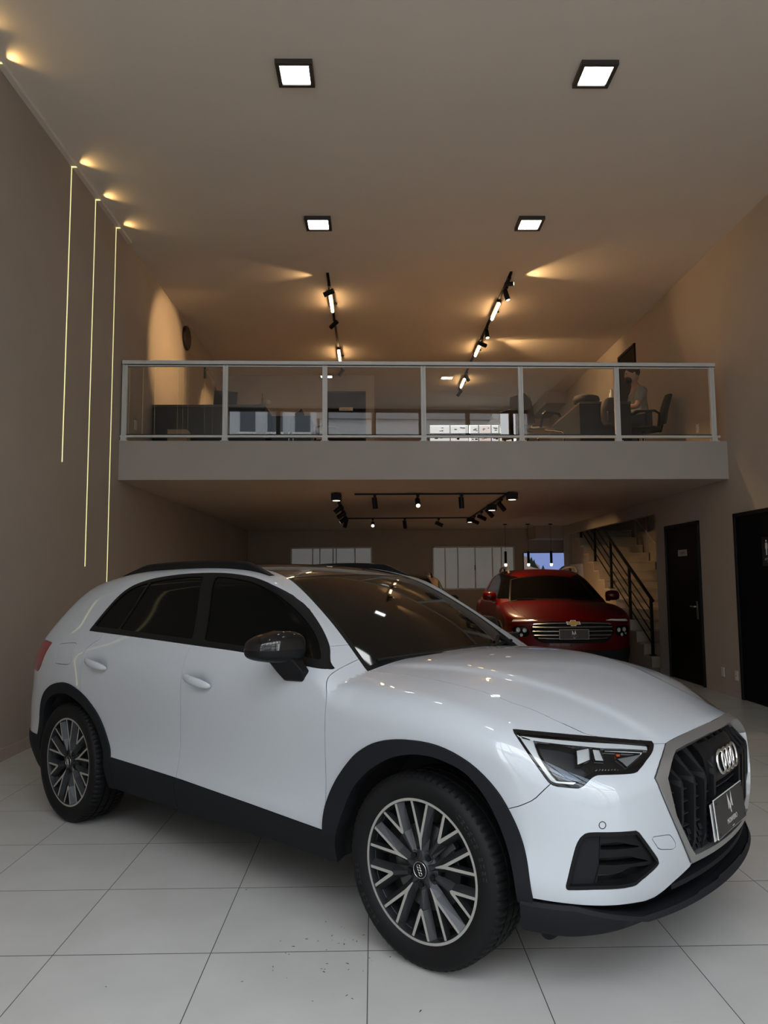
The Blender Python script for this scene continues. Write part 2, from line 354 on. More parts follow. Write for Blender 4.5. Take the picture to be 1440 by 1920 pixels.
# vertical LED strips on the left wall ------------------------------------
M_led = mat('led_diffuser', (.9, .86, .6), .4, emit=(1.0, .90, .40), es=.85)
M_ledh = mat('led_channel', (.35, .31, .24), .5)
leds = [(7.17, 2.60, 'nearest of the three in view, shortest'), (7.82, 1.60, 'middle of the three in view'), (8.47, .55, 'longest, ending behind the white car'),
        (5.66, 2.6, 'fourth from the mezzanine'), (5.24, 1.6, 'fifth from the mezzanine'), (4.80, .6, 'sixth from the mezzanine'), (3.17, 2.6, 'seventh from the mezzanine'), (2.25, 1.6, 'eighth from the mezzanine')]
for y, z0, lab in leds:
    t = thing('led_strip', 'thin vertical LED line on left wall, ' + lab, 'light strip', (XL, y, z0), group='LED lines on the left wall')
    MB().box(.0, .006, -.0085, .0085, 0, ZC - .04 - z0).build('diffuser', M_led, t)
    MB().box(-.001, .004, -.012, .012, -.004, ZC - .04 - z0).build('channel', M_ledh, t)
    MB().box(.0, .055, -.0085, .0085, ZC - .041 - z0, ZC - .036 - z0).build('top_return', M_led, t)
    spot('led_top_glow', (XL + .07, y, ZC - .045), (XL + 1.2, y - .15, ZC + .02), 3.2, (1, .62, .22), 1.9, .9, .01)
# ceiling tracks with spots and linear lamps --------------------------------
M_linear = mat('linear_lamp_diffuser', (.9, .9, .85), .4, emit=(1, .60, .27), es=24)
M_spotglow = mat('spot_lamp_lens', (.9, .85, .7), .3, emit=(1, .86, .60), es=3.0)
M_spotoff = mat('spot_lens_dark', (.05, .045, .04), .3)
def track(x, y0, y1, z, lab, axis='y'):
    t = thing('track_rail', lab, 'track', (x, y0, z), group='black lighting tracks')
    if axis == 'y': MB().box(-.018, .018, 0, y1 - y0, -.022, 0).build('rail', M_black, t); MB().box(-.016, .016, -.012, 0, -.02, 0).build('end_cap', M_black, t)
    else: MB().box(0, y1 - x, -.018, .018, -.022, 0).build('rail', M_black, t); MB().box(-.012, 0, -.016, .016, -.02, 0).build('end_cap', M_black, t)
    return t
def track_spot(loc, target, lab, grp, lit, power=0, ang=.6, col=WARM, s=1.0, drop=.075):
    """driver box on the rail, stem, tilted cylinder head with lens"""
    t = thing('spot_lamp', lab, 'spotlight', loc, group=grp)
    d = (Vector(target) - Vector(loc)).normalized()
    MB().box(-.02, .02, -.065, .065, -.03, 0).build('adapter', M_black, t, bevel=.003)
    MB().cyl((0, 0, -.03), (0, 0, -drop), .007, 8).build('stem', M_black, t)
    c = Vector((0, 0, -drop - .03)); a = c - d * .07 * s; b = c + d * .085 * s
    MB().cyl(a, b, .036 * s, 20).build('head', M_black, t, smooth='auto')
    MB().cyl(b - d * .004, b + d * .0015, .029 * s, 18).build('lens', M_spotglow if lit else M_spotoff, t)
    if power: spot('spot_light', Vector(loc) + b + d * .006, target, power, col, ang, .5, .03)
    return t
def linear(loc, l, lab, grp):
    t = thing('linear_lamp', lab, 'linear lamp', loc, group=grp)
    MB().box(-.034, .034, -l / 2 - .02, l / 2 + .02, -.03, 0).build('housing', M_black, t)
    MB().tube([(0, -l / 2, -.052), (0, l / 2, -.052)], .022, 12).build('diffuser', M_linear, t, smooth='auto')
    MB().cyl((.055, l * .2, 0), (.055, l * .2, -.012), .03, 14).build('ceiling_rose', M_black, t)
XLt, XRt, ZT = -.60, 1.92, ZC - .022
track(XLt, 9.86, 14.4, ZC, 'black ceiling track at left above the mezzanine desk')
track(XRt, 9.82, 16.1, ZC, 'black ceiling track at right above the office chairs')
gs = 'spotlights on the upper tracks'; gl_ = 'linear lamps on the upper tracks'
track_spot((XLt, 10.24, ZT), (XL, 10.75, 4.75), 'black spotlight near the front end of the left upper track', gs, True, 300, .85)
linear((XLt, 10.80, ZT), .64, 'lit linear lamp nearest the railing on the left upper track', gl_)
track_spot((XLt, 11.55, ZT), (XL, 13.6, 4.1), 'black spotlight midway along the left upper track', gs, True, 300, .55)
linear((XLt, 13.42, ZT), .64, 'lit linear lamp at the far end of the left upper track', gl_)
track_spot((XLt, 14.3, ZT), (-2, 15.0, 3.6), 'black spotlight at the far end of the left upper track', gs, False)
track_spot((XRt, 10.0, ZT), (3.9, 9.3, 5.50), 'spotlight at the front tip of the right upper track, glowing on the ceiling', gs, True, 40, 1.2, drop=.05, s=.8)
track_spot((XRt + .02, 10.32, ZT), (2.6, 10.2, 3.2), 'glowing round spotlight second on the right upper track', gs, True, 420, 1.3)
linear((XRt, 11.15, ZT), .66, 'lit linear lamp nearest the railing on the right upper track', gl_)
track_spot((XRt, 12.02, ZT), (2.1, 11.2, 3.2), 'spotlight with lit round lens midway along the right upper track', gs, True, 420, 1.3)
track_spot((XRt, 12.58, ZT), (4.2, 13.6, 5.1), 'black tilted spotlight pointing right on the right upper track', gs, False, 120, 1.1)
linear((XRt, 13.10, ZT), .64, 'lit linear lamp in the middle of the right upper track', gl_)
linear((XRt, 15.36, ZT), .64, 'lit linear lamp seen through the glass at the far end of the right track', gl_)
track_spot((XRt, 14.7, ZT), (3.5, 16, 3.6), 'black spotlight behind the railing glass before the last lamp', gs, False)
track_spot((XRt, 15.95, ZT), (.5, 16.5, 3.6), 'black spotlight at the very end of the right track', gs, False)
spot('ceiling_wash', (XLt - .05, 9.95, ZC - .10), (-2.3, 9.8, ZC + .02), 14, WARM, .9, .8, .02)
spot('ceiling_wash', (XRt + .1, 12.7, ZC - .10), (3.3, 12.75, ZC + .02), 9, WARM, .9, .8, .02)
# lower tracks under the mezzanine ---------------------------------------
ZT2 = ZB - .022
def track_x(x0, x1, y, lab):
    t = thing('track_rail', lab, 'track', (x0, y, ZB), group='black lighting tracks'); MB().box(0, x1 - x0, -.018, .018, -.022, 0).build('rail', M_black, t); MB().box(-.012, 0, -.016, .016, -.02, 0).build('end_cap', M_black, t)
track_x(-.24, 1.9, 10.3, 'black track across the lower ceiling, nearer one')
track_x(-.52, 1.85, 14.35, 'black track across the lower ceiling, farther one')
track(-.51, 10.25, 14.3, ZB, 'black track running back on the left of the lower ceiling')
track(1.90, 10.25, 14.3, ZB, 'black track running back on the right of the lower ceiling')
gs2 = 'spotlights on the lower tracks'
track_spot((.03, 10.3, ZT2), (.3, 10.9, .0), 'dark spotlight at left on the nearer lower track', gs2, False)
track_spot((.63, 10.3, ZT2), (.66, 8.5, 1.2), 'lit spotlight in the middle of the nearer lower track', gs2, True, 120, 1.0)
track_spot((1.24, 10.3, ZT2), (1.45, 10.7, .0), 'dark spotlight at right on the nearer lower track', gs2, False)
track_spot((.0, 14.35, ZT2), (.0, 9.0, .3), 'brightly glowing spotlight facing the camera on the farther lower track', gs2, True, 120, .8)
track_spot((.62, 14.35, ZT2), (.9, 15.0, .3), 'dark spotlight in the middle of the farther lower track', gs2, False)
track_spot((1.28, 14.35, ZT2), (2.2, 14.3, 2.2), 'dark flat tilted spotlight at right on the farther lower track', gs2, False)
for (y, tx, ty, lab, on) in ((11.2, -2.5, 11.0, 'first', 0), (12.2, -1.6, 12.9, 'second', 1), (13.2, -2.9, 13.5, 'third', 1), (14.0, -1.0, 14.9, 'last', 0)):
    track_spot((-.51, y, ZT2), (tx if on == 0 else XL, ty, .9), 'black spotlight on the lower left track, %s from the front' % lab, gs2, bool(on), 110 if y == 13.2 else 0, .5)
for (y, lab) in ((10.9, 'first'), (12.0, 'second'), (12.9, 'third'), (13.8, 'last')):
    track_spot((1.90, y, ZT2), ((3.6, y + .8, .8) if y < 12.5 else (5.0, y + .9, 1.3)), 'black tilted spotlight on the lower right track, %s from the front' % lab, gs2, y in (12.0, 12.9), 85 if y >= 12.0 else 0, .9)
for (x, y, lab) in ((-.50, 10.18, 'front left corner of the lower tracks'), (1.93, 10.18, 'front right corner of the lower tracks'), (1.90, 11.75, 'middle of the lower right track'), (1.88, 14.2, 'far right corner of the lower tracks')):
    t = thing('surface_downlight', 'black box downlight with lit round lens at the ' + lab, 'downlight', (x, y, ZB - .02), group='box downlights')
    MB().box(-.07, .07, -.07, .07, -.09, 0).build('box_housing', M_black, t, bevel=.003)
    MB().cyl((0, 0, -.085), (0, 0, -.093), .05, 20).build('lens', M_spotglow, t)
    spot('downlight_beam', (x, y, ZB - .125), (x, y, 0), 220 if lab[:11] != 'front right' else 70, (1, .62, .32), 1.7, .6, .04)
for x, lab in ((2.90, 'left'), (3.40, 'middle'), (3.90, 'right')):
    t = thing('pendant_lamp', 'slim black pendant lamp with glowing tip behind red pickup, %s one' % lab, 'pendant lamp', (x, 16.2, ZB), group='pendant lamps')
    MB().cyl((0, 0, 0), (0, 0, -.02), .045, 16).build('canopy', M_black, t); MB().cyl((0, 0, -.02), (0, 0, -.6), .003, 6).build('cable', M_black, t)
    MB().cyl((0, 0, -.6), (0, 0, -.87), .028, 14).build('tube', M_black, t, smooth='auto')
    MB().lathe([(.001, -.93), (.02, -.925), (.032, -.90), (.03, -.875), (.026, -.865)], 14).build('bulb', M_spotglow, t, smooth=True)
    spot('pendant_beam', (x, 16.2, ZB - .96), (x, 16.2, 0), 14, WARM, 1.9, .5, .02)
# television on the back wall ---------------------------------------------
tv = thing('television', 'wall television showing blue sky, pines and a rocky slope', 'television', (4.12, YB - .01, 1.77))
MB().box(-.50, .50, -.05, 0, -.30, .30).build('casing', M_black, tv, bevel=.004)
def scr(pts, name, col, d, e=.75):
    MB().prism([(x, z) for x, z in pts], -.052 - d, -.051 - d * .5, Matrix(((1, 0, 0, 0), (0, 0, 1, 0), (0, 1, 0, 0), (0, 0, 0, 1)))).build(name, mat('screen_' + name, col, .3, emit=col, es=e), tv)
scr([(-.485, -.285), (.485, -.285), (.485, .285), (-.485, .285)], 'sky_picture', (.22, .30, .62), 0)
scr([(-.485, -.285), (-.05, -.285), (-.12, -.02), (-.22, .06), (-.33, .17), (-.485, .22)], 'rocky_slope', (.20, .16, .14), .001)
pine = [(-.36, .0)]
scr([(-.42, .02), (-.40, .10), (-.37, .27), (-.34, .12), (-.30, .20), (-.27, .08), (-.24, .14), (-.21, .02), (-.12, -.10), (-.3, -.05)], 'pine_silhouette', (.010, .016, .014), .002)
scr([(-.08, -.12), (-.03, .0), (.02, -.12), (.2, -.2), (-.1, -.2)], 'far_pine', (.02, .03, .035), .002)
scr([(.30, -.16), (.42, -.05), (.485, -.02), (.485, -.22)], 'far_ridge', (.015, .02, .03), .002)
# wall plates, signs, clock -----------------------------------------------
def plate(y, z, lab, socket, h=.115, w_=.075):
    t = thing('wall_socket' if socket else 'blank_wall_plate', lab, 'socket' if socket else 'wall plate', (XR, y, z))
    MB().box(-.010, 0, -w_ / 2, w_ / 2, -h / 2, h / 2).build('cover_plate', M_white, t, bevel=.003)
    if socket: MB().box(-.013, -.009, -.025, .025, -.018, .018).build('insert', M_white, t, bevel=.002); MB().box(-.0145, -.0125, -.012, .012, -.003, .003).build('slots', M_rubber, t)
plate(9.35, .265, 'white blank plate low on right wall, nearer the narrow door', False)
plate(9.0, .26, 'white socket low on right wall beside the wide black door', True)
plate(9.34, 3.40, 'white plate on the upper right wall beside the railing end', False)
plate(9.75, 3.43, 'white socket with plug on upper right wall, second from railing end', True)
lp = thing('wall_socket', 'white socket on the upper left wall beside the dark desk', 'socket', (XL, 9.35, 3.42)); MB().box(0, .01, -.04, .04, -.06, .06).build('cover_plate', M_white, lp, bevel=.003); MB().box(.008, .013, -.02, .02, -.02, .02).build('insert', M_white, lp)
def letters(parent, n, x, w_, h, to3, m, seed):
    r = random.Random(seed); mb = MB()
    for k in range(n):
        u = -w_ / 2 + w_ * (k + .5) / n; q = w_ / n * .34
        a, b = u - q, u + q
        for (p0, p1) in r.sample([((a, -h / 2), (a + q * .5, h / 2)), ((a, h / 2 - h * .2), (b, h / 2)), ((a, -h / 2), (b, -h / 2 + h * .2)), ((b - q * .5, -h / 2), (b, h / 2)), ((a, -h * .1), (b, h * .1))], 3):
            c = [to3(p0[0], p0[1]), to3(p1[0], p0[1]), to3(p1[0], p1[1]), to3(p0[0], p1[1])]
            mb.add(c, [(0, 1, 2, 3)])
    mb.build('lettering', m, parent)
ds = thing('door_sign', 'small pale sign with dark lettering on the narrow black door', 'sign', (XR - .012, 10.39, 1.785))
MB().box(-.004, 0, -.15, .15, -.045, .045).build('sign_plate', mat('grey_sign_plate', (.34, .32, .30), .5), ds)
letters(ds, 6, 0, .15, .03, lambda u, v: (-.0046, -u, v), M_rubber, 3)
rs = thing('restroom_sign', 'black sign with white standing figures on the wide black door', 'sign', (XR - .034, 8.05, 1.72))
M_wsign = mat('white_sign_print', (.55, .55, .55), .5)
MB().box(-.005, .02, -.15, .15, -.16, .16).build('sign_plate', mat('gloss_black_plate', (.004, .004, .005), .2), rs)
fig = MB()
for sgn in (1, -1):
    yy = .055 * sgn
    fig.prism([(yy + .011 * math.cos(2 * PI * k / 12), .115 + .013 * math.sin(2 * PI * k / 12)) for k in range(12)], -.007, -.004, Matrix(((0, 0, 1, 0), (1, 0, 0, 0), (0, 1, 0, 0), (0, 0, 0, 1))))
    body_ = [(-.02, .095), (.02, .095), (.024, .03), (.014, .03), (.012, -.04), (-.012, -.04), (-.014, .03), (-.024, .03)] if sgn > 0 else [(-.014, .095), (.014, .095), (.03, .01), (.012, .01), (.010, -.04), (-.010, -.04), (-.012, .01), (-.03, .01)]
    fig.prism([(yy + a, b) for a, b in body_], -.007, -.004, Matrix(((0, 0, 1, 0), (1, 0, 0, 0), (0, 1, 0, 0), (0, 0, 0, 1))))
fig.build('figures', M_wsign, rs)
letters(rs, 8, 0, .2, .024, lambda u, v: (-.0066, -u, v - .085), M_wsign, 5); letters(rs, 6, 0, .1, .012, lambda u, v: (-.0066, -u, v - .115), M_wsign, 6)
ms = thing('door_sign', 'pale pinkish sign on the black mezzanine door', 'sign', (-.535, 14.962, 4.93))
MB().box(-.14, .14, -.006, .006, -.035, .035).build('sign_plate', mat('pale_pink_plate', (.62, .52, .48), .5), ms)
letters(ms, 9, 0, .16, .022, lambda u, v: (u, -.0066, v), mat('brown_print', (.16, .09, .06), .6), 9)
ck = thing('wall_clock', 'dark round wall clock high on the left wall behind the railing', 'clock', (XL, 11.75, 5.36))
MX = Matrix(((0, 0, 1, 0), (1, 0, 0, 0), (0, 1, 0, 0), (0, 0, 0, 1)))
MB().lathe([(.001, .0), (.19, .0), (.195, .02), (.19, .045), (.17, .05)], 40, MX).build('case', mat('dark_brown_case', (.022, .014, .010), .4), ck, smooth='auto')
MB().lathe([(.0005, .046), (.172, .046)], 40, MX).build('dial', mat('dark_dial', (.035, .025, .02), .5), ck)
MB().box(.048, .051, -.006, .006, 0, .11).box(.048, .051, 0, .08, -.005, .005).build('hands', mat('clock_hand', (.10, .08, .06), .5), ck)
hk = thing('wall_bracket', 'small dark bracket low beside the clock on the left wall', 'bracket', (XL, 13.1, 5.17)); MB().box(0, .03, -.02, .02, -.10, .10).build('plate', M_black, hk); MB().box(.03, .06, -.01, .01, .04, .06).build('peg', M_black, hk)
# a few bits of dry leaf and rubber on the tiles -----------------------------
db = MB(); r = random.Random(11)
def flake(x, y, l, a):
    c, s_ = math.cos(a), math.sin(a); w2 = l * .28
    p = [(-l, 0, .001), (-l * .3, -w2, .002), (l, 0, .001), (l * .2, w2, .002), (0, 0, .003)]
    db.add([(x + c * u - s_ * v, y + s_ * u + c * v, z) for u, v, z in p], [(0, 1, 4), (1, 2, 4), (2, 3, 4), (3, 0, 4), (0, 3, 2, 1)])
for k in range(34):
    flake(r.gauss(-.20, .10), r.gauss(3.02, .14), r.uniform(.003, .009), r.uniform(0, 6.3))
for x, y in ((-.60, 3.62), (-.72, 3.62), (-.48, 2.82), (-.96, 2.8), (-.10, 2.72), (-.08, 2.70), (.15, 2.62), (-1.9, 3.2), (-.20, 2.9)): flake(x, y, r.uniform(.004, .010), r.uniform(0, 6.3))
tag(db.build('floor_debris', mat('dry_leaf_bits', (.035, .028, .022), .8, noise=.3)), 'tiny dark leaf bits scattered on the tiles beside the front wheel', 'debris', kind='stuff')
# ================================================================== MEZZANINE FURNITURE
M_desk = mat('black_desk_laminate', (.006, .006, .0055), .4, spec=.3, noise=.15, nscale=4)
M_desktop = mat('dark_brown_desktop', (.045, .034, .026), .4, noise=.2, nscale=7)
def desk(name, lab, x0, x1, y0, y1, h, drawers=2, side=1):
    t = thing(name, lab, 'desk', ((x0 + x1) / 2, y0, ZM)); w_ = (x1 - x0) / 2; d = y1 - y0
    MB().box(-w_, w_, 0, d, h - .03, h).build('desktop', M_desktop, t, bevel=.003)
    MB().box(-w_ + .02, w_ - .02, .02, .045, .015, h - .03).build('front_panel', M_desk, t)
    for s in (-1, 1): MB().box(s * w_ - (.03 if s > 0 else -.0), s * w_ + (.0 if s > 0 else .03), .02, d - .02, 0, h - .03).build('side_panel', M_desk, t)
    for k in range(drawers):
        z = .08 + k * .3; dr = MB().box(side * w_ - side * .45 if side > 0 else -w_ + .03, w_ - .03 if side > 0 else -w_ + .45, d - .06, d - .02, z, z + .27).build('drawer', M_desk, t, bevel=.002)
        xx = side * (w_ - .24); MB().box(xx - .06, xx + .06, d - .02, d - .005, z + .2, z + .215).build('handle', M_alu, dr)
    return t
desk('reception_desk', 'long black desk against the left wall behind the railing', XL + .03, -1.46, 9.95, 10.7, .72)
lc = thing('low_cabinet', 'dark low cabinet extending the black desk towards the office door', 'cabinet', (-1.15, 10.4, ZM))
MB().box(-.28, .28, 0, .5, 0, .66).build('body', M_desk, lc, bevel=.003)
for s in (-1, 1): dr = MB().box(s * .14 - .13, s * .14 + .13, -.015, 0, .03, .63).build('door', M_desk, lc, bevel=.002); MB().box(s * .03 - .006, s * .03 + .006, -.03, -.012, .3, .42).build('handle', M_alu, dr)
desk('office_desk', 'black panelled desk in front of the seated man', 2.82, 3.52, 9.86, 11.6, .72, 1, -1)
# laptop on the left desk
lt = thing('laptop', 'open dark laptop tilted on the left black desk', 'laptop', (-2.08, 10.25, ZM + .72), (0, 0, .35))
MB().box(-.16, .16, -.11, .11, 0, .018).build('base', M_black, lt, bevel=.003)
MB().box(-.16, .16, -.004, .004, 0, .22, Matrix.Translation((0, -.11, .016)) @ Matrix.Rotation(.5, 4, 'X')).build('screen_lid', mat('laptop_lid', (.03, .026, .024), .35), lt, bevel=.003)
MB().box(-.14, .14, -.05, .07, .018, .0195).build('keyboard', M_rubber, lt)
mo = thing('computer_mouse', 'small dark mouse on the left black desk', 'mouse', (-2.45, 10.2, ZM + .72)); MB().lathe([(.001, .03), (.02, .027), (.032, .015), (.034, 0)], 14, Matrix.Scale(1.5, 4, (1, 0, 0))).build('shell', M_black, mo, smooth=True); MB().cyl((.02, 0, .025), (.02, 0, .032), .006, 8).build('wheel', M_rubber, mo)
fg = thing('desk_ornament', 'small brown ornament standing on the right end of the left desk', 'ornament', (-1.50, 9.99, ZM + .72))
M_orn = mat('bronze_ornament', (.10, .055, .03), .4, noise=.3)
MB().lathe([(.001, 0), (.03, 0), (.028, .015), (.012, .03), (.018, .07), (.010, .10), (.004, .16), (.001, .17)], 14).build('spire', M_orn, fg, smooth=True)
MB().lathe([(.001, .0), (.035, .01), (.045, .035), (.03, .06), (.001, .07)], 14, Matrix.Translation((.075, 0, 0))).build('bowl', mat('pale_ornament', (.4, .33, .26), .4), fg, smooth=True)
cb = thing('cardboard_box', 'plain brown cardboard box on the floor before the left desk', 'box', (-2.53, 9.62, ZM))
M_card = mat('cardboard', (.30, .20, .12), .8, noise=.08, nscale=8); MB().box(-.125, .125, -.1, .1, 0, .29).build('carton', M_card, cb, bevel=.003); MB().box(-.125, .125, -.02, .02, .29, .2915).build('tape', mat('brown_tape', (.36, .26, .15), .4), cb)
# chairs -------------------------------------------------------------------
M_mesh = mat('black_chair_mesh', (.009, .008, .008), .7, bump=.3, bscale=400); M_chrome = mat('chrome', (.72, .72, .70), .12, metal=1)
def arcpts(p0, p1, p2, n=10): return [tuple((1 - t) ** 2 * a + 2 * t * (1 - t) * b + t * t * c for a, b, c in zip(p0, p1, p2)) for t in [k / n for k in range(n + 1)]]
def slab_curve(prof, w0, w1, th):
    """ribbon of given half widths following profile (y,z), thickness th"""
    m = MB(); n = len(prof); vs = []
    for i, (y, z) in enumerate(prof):
        a = prof[max(0, i - 1)]; b = prof[min(n - 1, i + 1)]; d = Vector((0, b[0] - a[0], b[1] - a[1])).normalized(); nn = Vector((0, -d.z, d.y)); t = i / (n - 1); h = w0 + (w1 - w0) * t
        h *= (1 - .25 * max(0, (t - .7) / .3) ** 2)
        for xx in (-1, -.6, 0, .6, 1):
            o = Vector((xx * h, y, z)) + nn * (abs(xx) ** 2 * .04)
            vs += [o + nn * th / 2, o - nn * th / 2]
    for i in range(n - 1):
        for k in range(4):
            a = i * 10 + k * 2; b = a + 10
            m.f += [(a, a + 2, b + 2, b), (a + 1, b + 1, b + 3, a + 3)]
        a = i * 10; b = a + 10; m.f += [(a, b, b + 1, a + 1), (a + 8, a + 9, b + 9, b + 8)]
    m.f += [tuple([0, 1, 3, 2]), (2, 3, 5, 4), (4, 5, 7, 6), (6, 7, 9, 8)]; q = (n - 1) * 10; m.f += [(q, q + 2, q + 3, q + 1), (q + 2, q + 4, q + 5, q + 3), (q + 4, q + 6, q + 7, q + 5), (q + 6, q + 8, q + 9, q + 7)]
    m.v = [tuple(v) for v in vs]; return m
def chair(lab, loc, rot, swivel, mback=None):
    """faces local +y"""
    t = thing('office_chair', lab, 'chair', loc, (0, 0, rot), group='mezzanine office chairs')
    MB().lathe([(.001, .475), (.18, .475), (.235, .46), (.245, .44), (.23, .425), (.001, .42)], 20).build('seat', M_mesh, t, smooth='auto')
    prof = arcpts((-.22, .50), (-.24, .70), (-.33, .94))
    slab_curve([p for p in prof], .20, .20, .028).build('backrest', mback or M_mesh, t, smooth='auto')
    MB().tube([(0, -.10, .43), (0, -.24, .42), (0, -.275, .56), (0, -.29, .72)], .018, 8).build('back_support', M_black, t)
    for s in (-1, 1):
        MB().tube([(s * .22, -.16, .44), (s * .27, -.16, .62), (s * .27, -.10, .665), (s * .27, .16, .665), (s * .25, .20, .64)], .018, 8).build('armrest', M_black, t, smooth='auto')
        if not swivel: MB().tube([(s * .24, -.1, .42), (s * .25, .22, .43), (s * .25, .27, .40), (s * .25, .25, .06), (s * .25, .20, .015), (s * .25, -.22, .015)], .012, 8).build('leg', M_chrome, t, smooth='auto')
    if swivel:
        MB().cyl((0, 0, .42), (0, 0, .09), .025, 12).build('gas_column', M_chrome, t)
        for k in range(5):
            a = 2 * PI * k / 5; MB().tube([(0, 0, .10), (.29 * math.cos(a), .29 * math.sin(a), .065)], [.024, .014], 8).build('base_leg', M_black, t)
            MB().cyl((.29 * math.cos(a) - .012, .29 * math.sin(a), .03), (.29 * math.cos(a) + .012, .29 * math.sin(a), .03), .03, 12).build('caster', M_rubber, t)
    else: MB().tube([(-.25, -.22, .015), (.25, -.22, .015)], .012, 8).build('cross_tube', M_chrome, t)
    return t
chair('black mesh office chair with bent chrome legs beside the dark desk', (2.38, 10.5, ZM), -1.0, False)
chair('black office chair partly behind the railing post, farther than the mesh chair', (2.38, 11.5, ZM), -.9, False)
chair('black office chair the seated man sits on', (3.90, 10.46, ZM), 1.45, True)
chair('dark reddish office chair in front of the office door', (-.80, 11.4, ZM), -1.2, True, mat('reddish_chair_mesh', (.05, .022, .018), .7))
# bags -----------------------------------------------------------------------
bp = thing('travel_bag', 'soft black bag lying on top of the desk', 'bag', (2.98, 10.1, ZM + .74))
MB().lathe([(.001, .13), (.10, .13), (.17, .105), (.19, .06), (.18, .015), (.16, 0), (.001, 0)], 18, Matrix.Scale(.7, 4, (0, 1, 0))).build('body', mat('black_nylon', (.016, .013, .012), .7, bump=.4, bscale=60), bp, smooth='auto')
MB().tube(arcpts((-.09, 0, .125), (0, 0, .16), (.09, 0, .125)), .008, 6).build('handle', M_rubber, bp)
bk = thing('backpack', 'black backpack hanging on the front of the desk', 'backpack', (3.22, 9.79, ZM + .36))
MB().lathe([(.001, .40), (.07, .39), (.125, .34), (.145, .22), (.14, .08), (.11, .02), (.001, 0)], 18, Matrix.Scale(.48, 4, (0, 1, 0))).build('body', MATS['black_nylon'], bk, smooth='auto')
MB().box(-.08, .08, -.095, -.055, .04, .20).build('front_pocket', MATS['black_nylon'], bk, bevel=.02)
for s in (-1, 1): MB().tube(arcpts((s * .06, .03, .39), (s * .11, .04, .22), (s * .09, .03, .05)), .012, 6).build('strap', M_rubber, bk)
lb = thing('water_bottle', 'small white bottle standing on the desk top behind the railing post', 'bottle', (3.28, 9.93, ZM + .72)); 
MB().lathe([(.001, 0), (.03, 0), (.03, .12), (.014, .15), (.014, .165)], 14).build('bottle_body', mat('white_bottle', (.5, .48, .44), .4), lb, smooth='auto'); MB().cyl((0, 0, .165), (0, 0, .185), .016, 12).build('cap', M_alu, lb)
# seated man -------------------------------------------------------------------
def skinned(name, verts, edges, radii, m, parent, sub=2, root=0):
    me = bpy.data.meshes.new(name); me.from_pydata(verts, edges, []); o = link(name, me, parent)
    sk = o.modifiers.new('skin', 'SKIN'); lay = me.skin_vertices[0] if me.skin_vertices else None
    if lay is None:
        import bmesh
        b = bmesh.new(); b.from_mesh(me); b.verts.layers.skin.verify(); b.to_mesh(me); b.free(); lay = me.skin_vertices[0]
    for i, r_ in enumerate(radii): lay.data[i].radius = (r_, r_) if not isinstance(r_, tuple) else r_; lay.data[i].use_root = (i == root)
    sk.use_smooth_shade = True
    ss = o.modifiers.new('sub', 'SUBSURF'); ss.levels = sub; ss.render_levels = sub
    dg = bpy.context.evaluated_depsgraph_get(); ev = bpy.data.meshes.new_from_object(o.evaluated_get(dg)); o.modifiers.clear(); o.data = ev
    ev.materials.clear(); ev.materials.append(m)
    for p in ev.polygons: p.use_smooth = True
    return o
M_skin = mat('skin', (.34, .19, .13), .5, noise=.06, nscale=12); M_shirt = mat('grey_tshirt', (.22, .21, .19), .8, noise=.08, nscale=20); M_hair = mat('dark_hair', (.012, .009, .008), .6, noise=.3, nscale=60); M_jean = mat('dark_trousers', (.02, .022, .028), .8)
man = thing('person', 'man with dark hair and beard in grey T-shirt seated at the black desk', 'person', (3.86, 10.45, ZM), (0, 0, 1.50))
# local frame: faces +y ; seat top at z .475
body_v = [(0, 0, .56), (0, .00, .72), (0, .015, .90), (0, .03, 1.00), (0, .055, 1.10), (0, .075, 1.16),                     # pelvis..neck..head base
          (.17, .03, .975), (.215, .10, .74), (.16, .33, .745), (.13, .41, .755), (-.17, .03, .975), (-.215, .10, .74), (-.16, .33, .745), (-.13, .41, .755),
          (.10, .03, .55), (.13, .44, .54), (.13, .46, .10), (.13, .56, .045), (-.10, .03, .55), (-.13, .44, .54), (-.13, .46, .10), (-.13, .56, .045)]
body_e = [(0, 1), (1, 2), (2, 3), (3, 4), (4, 5), (3, 6), (6, 7), (7, 8), (8, 9), (3, 10), (10, 11), (11, 12), (12, 13), (0, 14), (14, 15), (15, 16), (16, 17), (0, 18), (18, 19), (19, 20), (20, 21)]
body_r = [(.15, .12), (.145, .11), (.165, .115), (.12, .09), .056, .055, .066, .044, .034, .026, .066, .044, .034, .026, .09, .07, .05, .042, .09, .07, .05, .042]
skinned('body', body_v, body_e, body_r, M_skin, man)
for s in (1, -1):
    hv = [(s * .13, .41, .755), (s * .125, .47, .752), (s * .125, .50, .75)]; he = [(0, 1), (1, 2)]; hr = [.026, .034, .03]
    for k, (dx, l) in enumerate(((-.03, .06), (-.01, .075), (.01, .07), (.03, .055))):
        b0 = len(hv); hv += [(s * .125 + dx, .515, .752), (s * .125 + dx, .515 + l * .6, .748), (s * .125 + dx, .515 + l, .735)]; he += [(2, b0), (b0, b0 + 1), (b0 + 1, b0 + 2)]; hr += [.010, .009, .008]
    b0 = len(hv); hv += [(s * .125 - s * .045, .47, .75), (s * .125 - s * .06, .505, .742)]; he += [(1, b0), (b0, b0 + 1)]; hr += [.011, .009]
    skinned('hand', hv, he, hr, M_skin, man, 1)
skinned('tshirt', [(0, 0, .55), (0, .0, .72), (0, .015, .90), (0, .03, 1.015), (.17, .03, .98), (.212, .088, .80), (-.17, .03, .98), (-.212, .088, .80)], [(0, 1), (1, 2), (2, 3), (3, 4), (4, 5), (3, 6), (6, 7)], [(.165, .135), (.16, .125), (.178, .127), (.115, .09), .084, .062, .084, .062], M_shirt, man)
